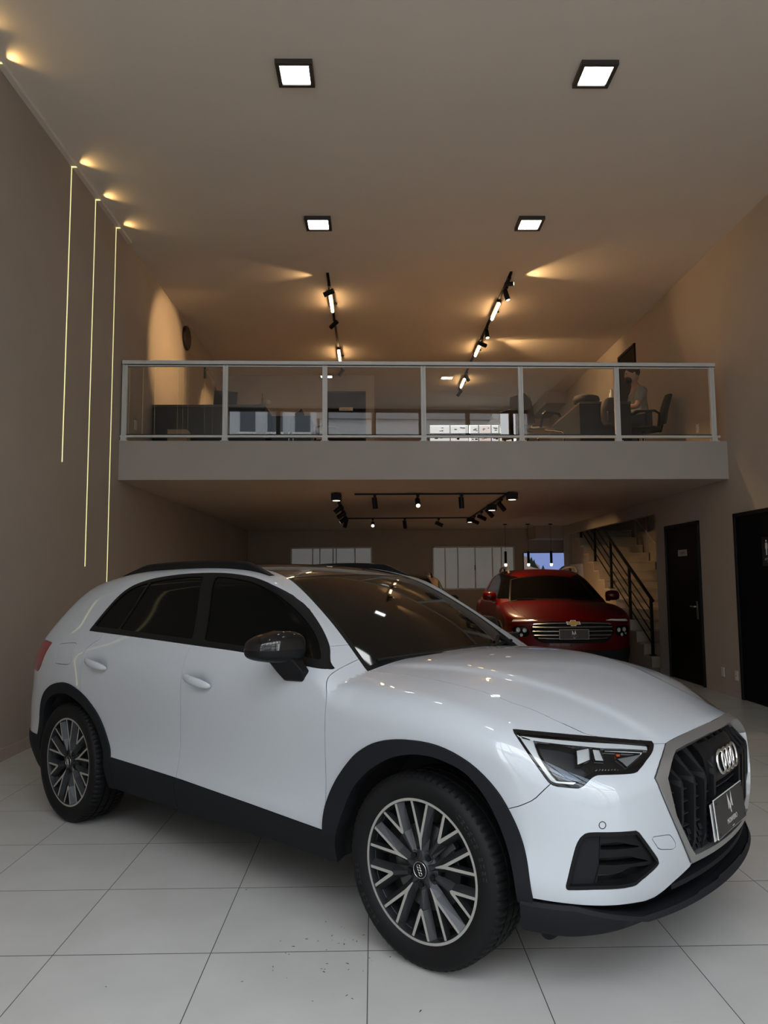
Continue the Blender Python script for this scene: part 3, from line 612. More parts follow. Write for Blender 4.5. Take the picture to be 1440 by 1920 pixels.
skinned('trousers', [(0, 0, .56), (.10, .03, .555), (.13, .44, .545), (.13, .46, .14), (-.10, .03, .555), (-.13, .44, .545), (-.13, .46, .14)], [(0, 1), (1, 2), (2, 3), (0, 4), (4, 5), (5, 6)], [(.16, .125), .10, .08, .06, .10, .08, .06], M_jean, man)
def ell(name, c, r3, m, parent, rot=0, n=20, k=14, f=None):
    mb = MB(); vs = []
    for i in range(k + 1):
        th = PI * i / k
        for j in range(n):
            ph = 2 * PI * j / n; p = Vector((math.sin(th) * math.cos(ph), math.sin(th) * math.sin(ph), math.cos(th)))
            if f: p = f(p)
            p = Vector((p.x * r3[0], p.y * r3[1], p.z * r3[2])); p = Matrix.Rotation(rot, 3, 'X') @ p; vs.append(p + Vector(c))
    fs = [(i * n + j, i * n + (j + 1) % n, (i + 1) * n + (j + 1) % n, (i + 1) * n + j) for i in range(k) for j in range(n)]
    return mb.add(vs, fs).build(name, m, parent, smooth=True)
def face(p):
    q = p.copy()
    if p.y > .2 and abs(p.x) < .28 and -.25 < p.z < .12: q.y += .22 * (1 - abs(p.x) / .28) * (1 - abs(p.z + .1) / .2 if abs(p.z + .1) < .2 else 0)     # nose
    if p.z < -.3: q.x *= 1 - .22 * (-p.z - .3); q.y *= 1 + .10 * (-p.z - .3)
    return q
ell('head', (0, .10, 1.255), (.078, .098, .122), M_skin, man, -.15, 28, 22, face)
ell('hair', (0, .085, 1.295), (.086, .104, .098), M_hair, man, .25)
ell('beard', (0, .145, 1.185), (.062, .058, .055), M_hair, man)
for s in (1, -1): ell('ear', (s * .08, .085, 1.245), (.012, .022, .034), M_skin, man); ell('eye', (s * .03, .187, 1.268), (.011, .008, .009), M_rubber, man)
# ================================================================== STREET OUTSIDE (behind the camera, seen only in reflections)
M_pave = mat('concrete_pavement', (.36, .35, .33), .85, noise=.1, nscale=3); M_road = mat('asphalt', (.16, .16, .155), .9, noise=.15, nscale=20)
struct('ground', MB().box(-60, 60, -4.5, -.36, -.3, -.01), M_pave); struct('street', MB().box(-60, 60, -70, -4.5, -.4, -.06), M_road)
def facade(name, lab, x0, x1, y, h, m, rows, cols, w_, wh, z0, dep=8):
    b = thing(name, lab, 'building', ((x0 + x1) / 2, y, 0), group='buildings across the street'); W = (x1 - x0) / 2
    MB().box(-W, W, -dep, 0, 0, h).build('wall', m, b); MB().box(-W - .1, W + .1, -dep, .12, h, h + .25).build('parapet', mat('grey_coping', (.25, .25, .25), .8), b)
    for r_ in range(rows):
        for c in range(cols):
            x = -W + 2 * W * (c + .5) / cols; z = z0 + r_ * 3.0
            if z + wh < h: f = MB().box(x - w_ / 2, x + w_ / 2, -.05, .03, z, z + wh).build('window', mat('dark_window', (.05, .06, .07), .1), b); MB().box(x - w_ / 2 - .06, x + w_ / 2 + .06, 0, .08, z - .08, z).build('sill', M_alu, f)
M_ba = mat('grey_render', (.42, .42, .41), .8, noise=.05); M_bb = mat('white_render', (.66, .64, .60), .8, noise=.05); M_bc = mat('blue_grey_render', (.42, .44, .46), .8, noise=.05)
facade('low_building', 'low grey building across the street, mirrored in the railing glass', -1.0, 5.2, -9, 7.3, M_ba, 2, 3, 1.2, 1.3, 1.2)
facade('apartment_block', 'white apartment block behind the low grey building', .6, 8.2, -20, 16, M_bb, 5, 4, 1.0, 1.1, .9)
facade('apartment_block', 'blue grey apartment block across the street at the left', -5.6, -1.2, -12, 14, M_bc, 4, 4, .6, 1.2, 1.4)
facade('apartment_block', 'pale apartment block across the street at far left', -14, -6.2, -14, 12, M_bb, 4, 5, 1.2, 1.2, 1.2)
facade('apartment_block', 'pale apartment block across the street at far right', 9.5, 20, -14, 11, M_bb, 3, 5, 1.2, 1.2, 1.2)
# ================================================================== CAR BODIES (implicit surface cut into panels)
def _nk(x):
    """matrix giving natural-cubic second derivatives from values at knots x"""
    n=len(x);A=np.zeros((n,n));B=np.zeros((n,n));h=np.diff(x)
    A[0,0]=A[-1,-1]=1
    for i in range(1,n-1):
        A[i,i-1]=h[i-1];A[i,i]=2*(h[i-1]+h[i]);A[i,i+1]=h[i]
        B[i,i-1]=6/h[i-1];B[i,i]=-6/h[i-1]-6/h[i];B[i,i+1]=6/h[i]
    return np.linalg.solve(A,B)
def _ev(x,Y,M,t):
    """rowwise spline: Y,M (N,n) or (n,) ; t (N,)"""
    t=np.clip(t,x[0],x[-1]);i=np.clip(np.searchsorted(x,t)-1,0,len(x)-2)
    h=x[i+1]-x[i];a=(x[i+1]-t)/h;b=1-a
    if Y.ndim==1: y0,y1,m0,m1=Y[i],Y[i+1],M[i],M[i+1]
    else:
        r=np.arange(len(t));y0,y1,m0,m1=Y[r,i],Y[r,i+1],M[r,i],M[r,i+1]
    return a*y0+b*y1+((a**3-a)*m0+(b**3-b)*m1)*h*h/6
class Sp:
    def __init__(s,pts):
        p=np.array(pts,float);p=p[np.argsort(p[:,0])];s.x=p[:,0];s.y=p[:,1];s.m=_nk(s.x)@s.y
    def __call__(s,t): return _ev(s.x,s.y,s.m,np.asarray(t,float))
class Sp2:
    def __init__(s,xs,ws,T):
        s.x=np.array(xs,float);s.w=np.array(ws,float);s.T=np.array(T,float)
        s.K=_nk(s.x);s.MW=(_nk(s.w)@s.T.T).T
    def __call__(s,a,w):
        w=np.clip(w,s.w[0],s.w[-1]);i=np.clip(np.searchsorted(s.w,w)-1,0,len(s.w)-2)
        h=s.w[i+1]-s.w[i];p=(s.w[i+1]-w)/h;q=1-p
        Y=s.T[:,i]*p+s.T[:,i+1]*q+((p**3-p)*s.MW[:,i]+(q**3-q)*s.MW[:,i+1])*h*h/6
        Y=Y.T
        return _ev(s.x,Y,Y@s.K.T,a)
def smax(x,y,k): return np.maximum(x,y)+np.maximum(0,k-np.abs(x-y))**2/(4*k)
# half width of the body side: rows = stations along the car (0 front axle, -2.68 rear axle), columns = heights
WS=[.15,.22,.30,.40,.48,.62,.78,.90,.97,1.03,1.09,1.18,1.30,1.42,1.54,1.66]
AS=[-3.7,-3.3,-2.95,-2.68,-2.35,-1.9,-1.3,-.8,-.35,0,.4,.7,.95]
MID=[.78,.835,.868,.893,.886,.887,.905,.912,.907,.892,.868,.825,.768,.715,.655,.585]
def _row(d=0,low=0,top=0,belt=0,flare=0,pil=0):
    r=np.array(MID)+d;w=np.array(WS)
    r+=pil*np.clip((w-1.04)/.18,0,1)
    r+=top*np.clip((w-1.05)/.4,0,1)+low*np.clip((.5-w)/.3,0,1)+belt*np.exp(-((w-1.03)/.12)**2)+flare*np.exp(-((w-.72)/.22)**2)
    return r
VT=np.array([
 _row(-.10,top=-.05,belt=.0),
 _row(-.035,top=-.035,belt=.0,flare=.01),
 _row(-.005,top=-.015,belt=.012,flare=.012),
 _row(.0,top=-.005,belt=.014,flare=.016),
 _row(.0,top=.0,belt=.008,flare=.01),
 _row(.0),
 _row(.0,pil=-.012),
 _row(.0,top=.0,pil=-.07),
 _row(.0,top=.0,belt=.006,flare=.006,pil=-.125),
 _row(.0,top=0,belt=.010,flare=.014),
 _row(-.006,top=0,belt=.0,flare=.008),
 _row(-.03),
 _row(-.06)])
V_=Sp2(AS,WS,VT)
DIMPLES=[]
def V(a,w):
    r=V_(a,w)
    for ac,wc,sa,sw,d in DIMPLES: r=r-d*np.exp(-((a-ac)/sa)**2-((w-wc)/sw)**2)
    return r
HC=Sp([(-1.2,1.03),(-.8,1.07),(-.45,1.082),(-.2,1.083),(0,1.074),(.2,1.046),(.4,.992),(.58,.934),(.7,.893),(.8,.862),(.9,.825),(1.1,.75)])
CC=Sp([(.3,.60),(0,.815),(-.2,.953),(-.42,1.095),(-.62,1.225),(-.85,1.352),(-1.08,1.455),(-1.3,1.512),(-1.6,1.540),(-2.0,1.540),(-2.4,1.522),(-2.75,1.492),(-2.95,1.46),(-3.08,1.39),(-3.3,1.19),(-3.5,.99),(-3.8,.68)])
FC=Sp([(.05,.66),(.15,.735),(.24,.79),(.34,.832),(.45,.856),(.55,.866),(.66,.864),(.74,.856),(.82,.842),(.88,.825),(.95,.79),(1.1,.68)])
RC=Sp([(.1,-3.40),(.25,-3.52),(.4,-3.585),(.55,-3.60),(.66,-3.575),(.75,-3.535),(.9,-3.51),(1.0,-3.49),(1.1,-3.44),(1.3,-3.25),(1.6,-2.95)])
HV=Sp([(-.6,.60),(-.155,.523),(.147,.481),(.426,.41),(.624,.378),(.735,.39),(1.0,.42)])
def Thood(a,v):
    x=np.abs(v)
    cr=.07*x**2+.14*np.clip(x-.35,0,1)**2
    cr=cr+np.clip((a-.35)/.5,0,1.2)**1.5*(.30*x**2)
    vc=HV(a)
    return HC(a)-cr+.011/(1+np.exp((x-vc)/.012))*np.clip((.80-a)/.12,0,1)*np.clip((a+.45)/.2,0,1)-.011*np.clip((.80-a)/.12,0,1)*np.clip((a+.45)/.2,0,1)*.6
def Tcab(a,v):
    x=np.abs(v)
    g=np.clip((-a-.2)/.9,0,1)
    r=np.clip((-a-2.35)/.6,0,1.5)
    return CC(a+.10*x**2*(1-g*.6))-(.12-.045*g)*x**2-.20*r**2*x**3
def Tcowl(a,v):
    return Tcab(a,v)-Thood(a,v)
def body(P):
    a,v,w=P[:,0],np.abs(P[:,1]),P[:,2]
    side=v-V(a,w)
    th=Thood(a,v);tc=Tcab(a,v)
    front=a-(FC(w)-.24*v**2-.42*np.clip(v-.30,0,2)**3-1.2*np.clip(v-.62,0,2)**3)
    rear=(RC(w)+.10*v**2+.9*np.clip(v-.35,0,2)**3)-a
    f=smax(side*.95,front*.92,.16)
    f=smax(f,rear*.9,.20)
    top_h=(w-th)*.97;top_c=(w-tc)*.85
    top=np.minimum(top_h,top_c)
    # rounding radius: generous on the fender, tighter round the roof edge
    k=.10-.045*np.clip((a-.45)/.25,0,1)-.048*np.clip((a+1.45)/.35,0,1)*np.clip((-.35-a)/.15,0,1)
    f=smax(f,top,k)
    f=smax(f,.16-w,.06)
    return f
def grad(P,e=1e-4):
    g=np.stack([body(P+d)-body(P-d) for d in np.eye(3)*e],1)
    return g/np.linalg.norm(g,axis=1,keepdims=True)
class Shell:
    """triangle shell on an implicit surface; regions are cut out along scalar fields"""
    def __init__(s, f, inner, outer, h):
        s.f = f
        (i0, i1), (o0, o1) = [np.array(q, float).T if 0 else (np.array(q[0], float), np.array(q[1], float)) for q in (inner, outer)]
        ext = (i1 - i0) * .5 + (o1 - o0) * .5
        n = np.maximum(2, np.round(ext / h).astype(int))
        Ps, Qs, Ts, off = [], [], [], 0
        # five faces of a box (symmetry plane y=0 left open)
        for ax, side in ((0, 0), (0, 1), (1, 1), (2, 0), (2, 1)):
            u, v = [k for k in range(3) if k != ax]
            U, W = np.meshgrid(np.linspace(0, 1, n[u] + 1), np.linspace(0, 1, n[v] + 1), indexing='ij')
            c = np.zeros(U.shape + (3,)); c[..., u] = U; c[..., v] = W; c[..., ax] = side
            Ps.append((i0 + c * (i1 - i0)).reshape(-1, 3)); Qs.append((o0 + c * (o1 - o0)).reshape(-1, 3))
            I = np.arange(U.size).reshape(U.shape) + off; off += U.size
            a, b, c_, d = I[:-1, :-1].ravel(), I[1:, :-1].ravel(), I[1:, 1:].ravel(), I[:-1, 1:].ravel()
            flip = (side == 0) ^ (ax == 1)
            t = np.concatenate([np.stack([a, b, c_], 1), np.stack([a, c_, d], 1)])
            Ts.append(t[:, ::-1] if flip else t)
        P = np.concatenate(Ps); Q = np.concatenate(Qs); T = np.concatenate(Ts)
        key = np.round(Q * 1e5).astype(np.int64); _, first, inv = np.unique(key, axis=0, return_index=True, return_inverse=True)
        inv = inv.ravel(); P = P[first]; Q = Q[first]; T = inv[T]
        lo = np.zeros(len(P)); hi = np.ones(len(P))
        for _ in range(30):
            m = (lo + hi) / 2; ins = f(P + m[:, None] * (Q - P)) < 0; lo = np.where(ins, m, lo); hi = np.where(ins, hi, m)
        s.P = P + ((lo + hi) / 2)[:, None] * (Q - P); s.P[np.abs(s.P[:, 1]) < 1e-6, 1] = 0
        s.T = T; s.lab = np.zeros(len(T), int); s.names = ['body']; s.lock = np.zeros(len(s.P), bool); s.h = h
        s.relax(3)
    def grad(s, P, e=2e-4):
        g = np.stack([s.f(P + d) - s.f(P - d) for d in np.eye(3) * e], 1) / (2 * e); return g
    def proj(s, P, it=2):
        for _ in range(it):
            g = s.grad(P); P = P - (s.f(P) / np.maximum((g * g).sum(1), 1e-9))[:, None] * g
        return P
    def relax(s, it):
        for _ in range(it):
            E = np.concatenate([s.T[:, [0, 1]], s.T[:, [1, 2]], s.T[:, [2, 0]]]); E = np.concatenate([E, E[:, ::-1]])
            S = np.zeros_like(s.P); np.add.at(S, E[:, 0], s.P[E[:, 1]]); c = np.bincount(E[:, 0], minlength=len(s.P))
            A = S / c[:, None]; y0 = s.P[:, 1] == 0; A[y0, 1] = 0
            s.P = s.proj(.5 * s.P + .5 * A, 1); s.P[y0, 1] = 0
    def snap(s, pts):
        for p in pts:
            p = np.array(p, float); d = ((s.P - p) ** 2).sum(1) + s.lock * 1e3 + (s.P[:, 1] == 0) * 1e3
            i = d.argmin()
            if d[i] < (1.6 * s.h) ** 2: s.P[i] = p; s.lock[i] = True
    def refine(s, name, n=1):
        for _ in range(n):
            k = s.lab == s.names.index(name); T = s.T[k]; E = np.sort(np.concatenate([T[:, [0, 1]], T[:, [1, 2]], T[:, [2, 0]]]), 1)
            uk, inv = np.unique(E[:, 0] * len(s.P) + E[:, 1], return_inverse=True); a, b = uk // len(s.P), uk % len(s.P)
            m = (inv.ravel() + len(s.P)).reshape(3, -1).T; X = s.proj((s.P[a] + s.P[b]) / 2, 1)
            s.P = np.concatenate([s.P, X]); s.lock = np.concatenate([s.lock, np.zeros(len(X), bool)])
            N4 = np.concatenate([np.stack([T[:, 0], m[:, 0], m[:, 2]], 1), np.stack([m[:, 0], T[:, 1], m[:, 1]], 1), np.stack([m[:, 2], m[:, 1], T[:, 2]], 1), m])
            s.T = np.concatenate([s.T[~k], N4]); s.lab = np.concatenate([s.lab[~k], np.full(len(N4), s.names.index(name))])
    def cut(s, fld, name, only=None):
        """faces (of the labels in only) where fld<0 become name"""
        old = [s.names.index(o) for o in only if o in s.names] if only else list(range(len(s.names)))
        d = fld(s.P)
        # nudge close vertices exactly onto the curve
        near = (np.abs(d) < .22 * s.h) & ~s.lock & (s.P[:, 1] > 0)
        if near.any():
            Q = s.P[near]; e = 3e-4
            for _ in range(2):
                g = np.stack([(fld(Q + v) - fld(Q - v)) / (2 * e) for v in np.eye(3) * e], 1)
                n_ = s.grad(Q); n_ /= np.linalg.norm(n_, axis=1, keepdims=True); g -= (g * n_).sum(1, keepdims=True) * n_
                st_ = (fld(Q) / np.maximum((g * g).sum(1), .05))[:, None] * g; l = np.linalg.norm(st_, axis=1, keepdims=True); st_ *= np.minimum(1, .4 * s.h / np.maximum(l, 1e-9))
                Q = s.proj(Q - st_, 1)
            dq = fld(Q); ok = np.abs(dq) < 4e-4; idx = np.where(near)[0][ok]; s.P[idx] = Q[ok]; d[idx] = 0; s.lock[idx] = True
        d[np.abs(d) < 1e-4] = 0
        T = s.T; sg = np.sign(d)
        E = np.concatenate([T[:, [0, 1]], T[:, [1, 2]], T[:, [2, 0]]]); cr = sg[E[:, 0]] * sg[E[:, 1]] < 0
        el = np.isin(s.lab, old); cr &= np.tile(el, 3)
        Es = np.sort(E, 1); key = Es[:, 0] * len(s.P) + Es[:, 1]
        uk = np.unique(key[cr]); a, b = uk // len(s.P), uk % len(s.P)
        if len(uk):
            t = d[a] / (d[a] - d[b]); X = s.P[a] + t[:, None] * (s.P[b] - s.P[a]); y0 = (s.P[a, 1] == 0) & (s.P[b, 1] == 0)
            X = s.proj(X, 2); X[y0, 1] = 0
            base = len(s.P); s.P = np.concatenate([s.P, X]); s.lock = np.concatenate([s.lock, np.ones(len(X), bool)])
            d = np.concatenate([d, np.zeros(len(X))])
            pos = np.searchsorted(uk, key); pos = np.clip(pos, 0, len(uk) - 1); hit = uk[pos] == key
            M = np.where(hit, base + pos, -1).reshape(3, -1).T        # mid vertex on edges 01,12,20
            k = (M >= 0).sum(1); out = [T[k == 0]]; ol = [s.lab[k == 0]]
            for r in range(3):
                R = [(r + q) % 3 for q in range(3)]
                q = (k == 1) & (M[:, r] >= 0); t_, m = T[q][:, R], M[q, r]
                out += [np.stack([t_[:, 0], m, t_[:, 2]], 1), np.stack([m, t_[:, 1], t_[:, 2]], 1)]; ol += [s.lab[q]] * 2
                q = (k == 2) & (M[:, R[2]] < 0); t_, m0, m1 = T[q][:, R], M[q, R[0]], M[q, R[1]]          # vertex 1 cut off
                out += [np.stack([m0, t_[:, 1], m1], 1), np.stack([t_[:, 0], m0, m1], 1), np.stack([t_[:, 0], m1, t_[:, 2]], 1)]; ol += [s.lab[q]] * 3
            q = k == 3
            if q.any():
                t_, m = T[q], M[q]; out += [np.stack([t_[:, 0], m[:, 0], m[:, 2]], 1), np.stack([m[:, 0], t_[:, 1], m[:, 1]], 1), np.stack([m[:, 1], t_[:, 2], m[:, 2]], 1), m]; ol += [s.lab[q]] * 4
            s.T = np.concatenate(out); s.lab = np.concatenate(ol)
        if name not in s.names: s.names.append(name)
        c = s.P[s.T].mean(1); dm = d[s.T].sum(1); inside = (dm < 0) & np.isin(s.lab, old)
        z = (np.abs(dm) < 1e-9) & np.isin(s.lab, old)
        if z.any(): inside[z] = fld(c[z]) < 0
        s.lab[inside] = s.names.index(name)
    def part(s, names, inset=.0016, off=0., depth=.018, mirror=False, centre=False, solid=True, whole=False):
        """mesh arrays for one part: surface moved out by off, edges drawn in by inset, skirt going in by depth"""
        ids = [s.names.index(n) for n in ([names] if isinstance(names, str) else names) if n in s.names]
        T = s.T[np.isin(s.lab, ids)]
        if whole and len(T):                                   # drop stray slivers, keep the largest connected piece
            c = np.arange(len(s.P))
            while True:
                m = c[T].min(1); c2 = c.copy(); np.minimum.at(c2, T.ravel(), np.repeat(m, 3)); c2 = c2[c2]
                if (c2 == c).all(): break
                c = c2
            q, n_ = np.unique(c[T[:, 0]], return_counts=True); T = T[c[T[:, 0]] == q[n_.argmax()]]
        u, inv = np.unique(T, return_inverse=True); T = inv.reshape(-1, 3); P = s.P[u].copy()
        if not len(T): return None
        N = s.grad(P); N /= np.linalg.norm(N, axis=1, keepdims=True); y0 = P[:, 1] == 0; N[y0, 1] = 0
        E = np.concatenate([T[:, [0, 1]], T[:, [1, 2]], T[:, [2, 0]]]); k = E[:, 0] * len(P) + E[:, 1]; kr = E[:, 1] * len(P) + E[:, 0]
        B = E[~np.isin(k, kr)]; B = B[~(y0[B[:, 0]] & y0[B[:, 1]])]
        inw = np.zeros_like(P); tv = P[B[:, 1]] - P[B[:, 0]]; tv /= np.maximum(np.linalg.norm(tv, axis=1, keepdims=True), 1e-9)
        for c in (0, 1): np.add.at(inw, B[:, c], np.cross(N[B[:, c]], tv))
        l = np.linalg.norm(inw, axis=1, keepdims=True); inw = np.where(l > .2, inw / np.maximum(l, .35), 0); inw[y0, 1] = 0
        P = P + inw * inset + N * off
        bv = np.unique(B); m1 = -np.ones(len(P), int); m1[bv] = len(P) + np.arange(len(bv)); m2 = m1 + len(bv)
        VV = np.concatenate([P, P[bv], P[bv] - N[bv] * depth]); NN = np.concatenate([N, N[bv], N[bv]])
        Q = np.stack([m1[B[:, 1]], m1[B[:, 0]], m2[B[:, 0]], m2[B[:, 1]]], 1) if solid else np.zeros((0, 4), int)
        if mirror:
            VV = VV * [1, -1, 1]; NN = NN * [1, -1, 1]; T = T[:, ::-1]; Q = Q[:, ::-1]
        if centre:
            V2 = VV * [1, -1, 1]; mp = np.arange(len(VV)) + len(VV); z = VV[:, 1] == 0; mp[z] = np.where(z)[0]
            T = np.concatenate([T, mp[T][:, ::-1]]); Q = np.concatenate([Q, mp[Q][:, ::-1]]); VV = np.concatenate([VV, V2]); NN = np.concatenate([NN, NN * [1, -1, 1]])
        # car coordinates (forward, right, up) -> object coordinates (forward, left, up)
        VV = VV * [1, -1, 1]; NN = NN * [1, -1, 1]; T = T[:, ::-1]; Q = Q[:, ::-1]
        return VV, T, Q, NN
def np_mesh(name, data, m):
    V_a, T, Q, N = data; me = bpy.data.meshes.new(name); nl = len(T) * 3 + len(Q) * 4
    me.vertices.add(len(V_a)); me.vertices.foreach_set('co', V_a.astype(np.float32).ravel()); me.loops.add(nl); me.polygons.add(len(T) + len(Q))
    me.loops.foreach_set('vertex_index', np.concatenate([T.ravel(), Q.ravel()]).astype(np.int32))
    me.polygons.foreach_set('loop_start', np.concatenate([np.arange(len(T)) * 3, len(T) * 3 + np.arange(len(Q)) * 4]).astype(np.int32))
    sm = np.zeros(len(T) + len(Q), bool); sm[:len(T)] = True; me.polygons.foreach_set('use_smooth', sm)
    me.update(calc_edges=True)
    ln = np.zeros((nl, 3), np.float32); ln[:len(T) * 3] = N[T.ravel()]
    if len(Q):
        q = np.cross(V_a[Q[:, 1]] - V_a[Q[:, 0]], V_a[Q[:, 2]] - V_a[Q[:, 0]]); q /= np.maximum(np.linalg.norm(q, axis=1, keepdims=True), 1e-12); ln[len(T) * 3:] = np.repeat(q, 4, 0)
    me.normals_split_custom_set(ln); me.materials.append(m)
    # drop vertices that no face uses
    return me
def catmull(pts, n=6, closed=True, corners=()):
    P = np.array(pts, float); N = len(P); out = []
    for i in range(N if closed else N - 1):
        p1, p2 = P[i], P[(i + 1) % N]
        p0 = P[(i - 1) % N] if (closed or i > 0) else 2 * p1 - p2; p3 = P[(i + 2) % N] if (closed or i < N - 2) else 2 * p2 - p1
        if i in corners: p0 = 2 * p1 - p2
        if (i + 1) % N in corners: p3 = 2 * p2 - p1
        for k in range(n):
            t = k / n; out.append(.5 * (2 * p1 + (p2 - p0) * t + (2 * p0 - 5 * p1 + 4 * p2 - p3) * t * t + (3 * p1 - p0 - 3 * p2 + p3) * t ** 3))
    if not closed: out.append(P[-1])
    return np.array(out)
def poly_sdf(poly):
    A = np.array(poly, float); Bq = np.roll(A, -1, 0)
    def f(X):
        d = np.full(len(X), 1e9); ins = np.zeros(len(X), bool)
        for a, b in zip(A, Bq):
            e = b - a; w_ = X - a; t = np.clip((w_ @ e) / max(e @ e, 1e-12), 0, 1); q = w_ - t[:, None] * e; d = np.minimum(d, (q * q).sum(1))
            c1 = (a[1] <= X[:, 1]); c2 = (b[1] <= X[:, 1]); cr_ = e[0] * w_[:, 1] - e[1] * w_[:, 0]
            ins ^= (c1 & ~c2 & (cr_ > 0)) | (~c1 & c2 & (cr_ < 0))
        return np.where(ins, -1, 1) * np.sqrt(d)
    return f
def line_sdf(pts):
    """signed distance to an open polyline (positive on its left), extended beyond its ends"""
    A = np.array(pts, float); A = np.vstack([A[0] + (A[0] - A[1]) / np.linalg.norm(A[0] - A[1]) * 6, A, A[-1] + (A[-1] - A[-2]) / np.linalg.norm(A[-1] - A[-2]) * 6])
    def f(X):
        best = np.full(len(X), 1e9); sg = np.ones(len(X))
        for a, b in zip(A[:-1], A[1:]):
            e = b - a; w_ = X - a; t = np.clip((w_ @ e) / (e @ e), 0, 1); q = w_ - t[:, None] * e; d = (q * q).sum(1); c = e[0] * w_[:, 1] - e[1] * w_[:, 0]
            u = d < best - 1e-12; best = np.where(u, d, best); sg = np.where(u, np.sign(c), sg)
        return sg * np.sqrt(best)
    return f
SIDE = lambda P: P[:, [0, 2]]
FRONT = lambda P: P[:, [1, 2]]
TOP = lambda P: P[:, [0, 1]]
DIAG = lambda P: np.stack([P[:, 1] - P[:, 0], P[:, 2]], 1)
# ------------------------------------------------------------------ materials
M_paint = mat('white_paint', (.42, .445, .47), .32, spec=.5, coat=1.0, noise=.01, nscale=2)
M_clad = mat('charcoal_cladding', (.010, .0108, .0125), .65, spec=.12, bump=.12, bscale=500)
M_gloss = mat('gloss_black', (.003, .003, .0035), .08, spec=.35, coat=.25)
M_trimb = mat('satin_black_trim', (.006, .006, .0065), .42, spec=.15)
M_cglass = mat('tinted_car_glass', (.0018, .002, .002), .05, spec=.10)
M_roofg = mat('black_glass_roof', (.012, .010, .009), .06, spec=.6, coat=1.0)
M_under = mat('underbody_black', (.006, .006, .006), .9)
M_tyre = mat('tyre_rubber', (.0055, .0055, .0058), .58, spec=.16, bump=.15, bscale=120)
M_rimd = mat('dark_grey_alloy', (.035, .037, .040), .36, metal=.6)
M_mach = mat('machined_alloy', (.50, .49, .46), .34, metal=.75)
M_silver = mat('satin_silver_frame', (.36, .36, .355), .33, metal=.85)
M_lens = glass_mat('clear_lamp_lens', (.96, .97, .97), 1.0)
M_refl = mat('lamp_reflector', (.80, .82, .82), .3, metal=.35)
M_red = mat('red_tail_lamp', (.22, .010, .014), .12, coat=1.0)
M_amber = mat('amber_lens', (.55, .10, .02), .2)
M_disc = mat('brake_disc', (.10, .10, .10), .4, metal=.8)
M_plate = mat('dark_plate', (.020, .020, .019), .45)
M_plated = mat('plate_white_edge', (.62, .62, .60), .4)

def catp(pts, n=5, corners=(), closed=True): return catmull(pts, n, closed, corners)
DLO = [(-2.555, 1.142), (-2.05, 1.127), (-1.505, 1.110), (-1.037, 1.093), (-.512, 1.052), (-.555, 1.085), (-.623, 1.146), (-.761, 1.247), (-.891, 1.326), (-1.033, 1.394), (-1.196, 1.444), (-1.368, 1.470), (-1.561, 1.482), (-1.832, 1.480), (-2.07, 1.462), (-2.209, 1.439), (-2.32, 1.405), (-2.415, 1.343), (-2.494, 1.254), (-2.54, 1.174)]
HLP = [(.460, .906), (.39, .901), (.061, .870), (-.18, .848), (-.312, .838), (-.268, .815), (-.206, .794), (-.15, .774), (-.10, .765), (.09, .770), (.128, .761), (.168, .743), (.198, .735), (.30, .741), (.33, .752), (.375, .80), (.42, .852)]
FOGP = [(.267, .409), (.237, .494), (.212, .555), (.185, .583), (.147, .593), (.03, .591), (-.094, .586), (-.16, .527), (-.22, .472), (-.226, .458), (-.20, .444), (-.113, .414), (-.065, .402), (.123, .408), (.256, .405)]
_go = [(.119, .855), (.224, .849), (.313, .840), (.390, .830), (.439, .809), (.483, .788), (.519, .766), (.550, .743), (.539, .702), (.521, .659), (.5, .615), (.475, .57), (.444, .522), (.407, .472), (.362, .417), (.19, .414)]
GRO = _go + [(-x, z) for x, z in _go[::-1]]
_gi = [(.119, .830), (.23, .824), (.314, .817), (.385, .808), (.423, .791), (.451, .774), (.476, .755), (.496, .735), (.493, .705), (.488, .674), (.475, .611), (.451, .571), (.422, .53), (.388, .487), (.344, .444), (.17, .440)]
GRI = _gi + [(-x, z) for x, z in _gi[::-1]]
FAO = [(-.52, -.5), (-.512, .2), (-.506, .38), (-.496, .495), (-.437, .604), (-.340, .709), (-.262, .766), (-.165, .807), (-.04, .829), (.11, .828), (.246, .786), (.347, .708), (.408, .608), (.442, .507), (.461, .371), (.465, .2), (.47, -.5)]
FAI = [(-.46, -.5), (-.452, .15), (-.445, .32), (-.406, .454), (-.344, .582), (-.243, .678), (-.123, .748), (-.014, .780), (.093, .786), (.206, .761), (.27, .719), (.327, .643), (.37, .544), (.401, .444), (.411, .358), (.413, .15), (.415, -.5)]
RAO = [(-3.13, -.5), (-3.125, .25), (-3.113, .40), (-3.091, .528), (-3.055, .643), (-2.985, .734), (-2.871, .796), (-2.745, .823), (-2.634, .822), (-2.512, .79), (-2.405, .735), (-2.313, .656), (-2.246, .552), (-2.199, .454), (-2.188, .25), (-2.186, -.5)]
WS_EDGE = [(-.20, .737), (-.466, .676), (-1.136, .521), (-1.25, .506), (-1.6, .50), (-2.4, .49), (-2.90, .465)]
def F_(poly, pr, *conds):
    sd = poly_sdf(poly)
    def f(P, o=0.):
        d = sd(pr(P)) + o
        for c in conds: d = np.maximum(d, c(P))
        return d
    return f
cv = lambda v0: (lambda P: v0 - P[:, 1])
ca = lambda a0: (lambda P: a0 - P[:, 0])
cw = lambda w0: (lambda P: w0 - P[:, 2])
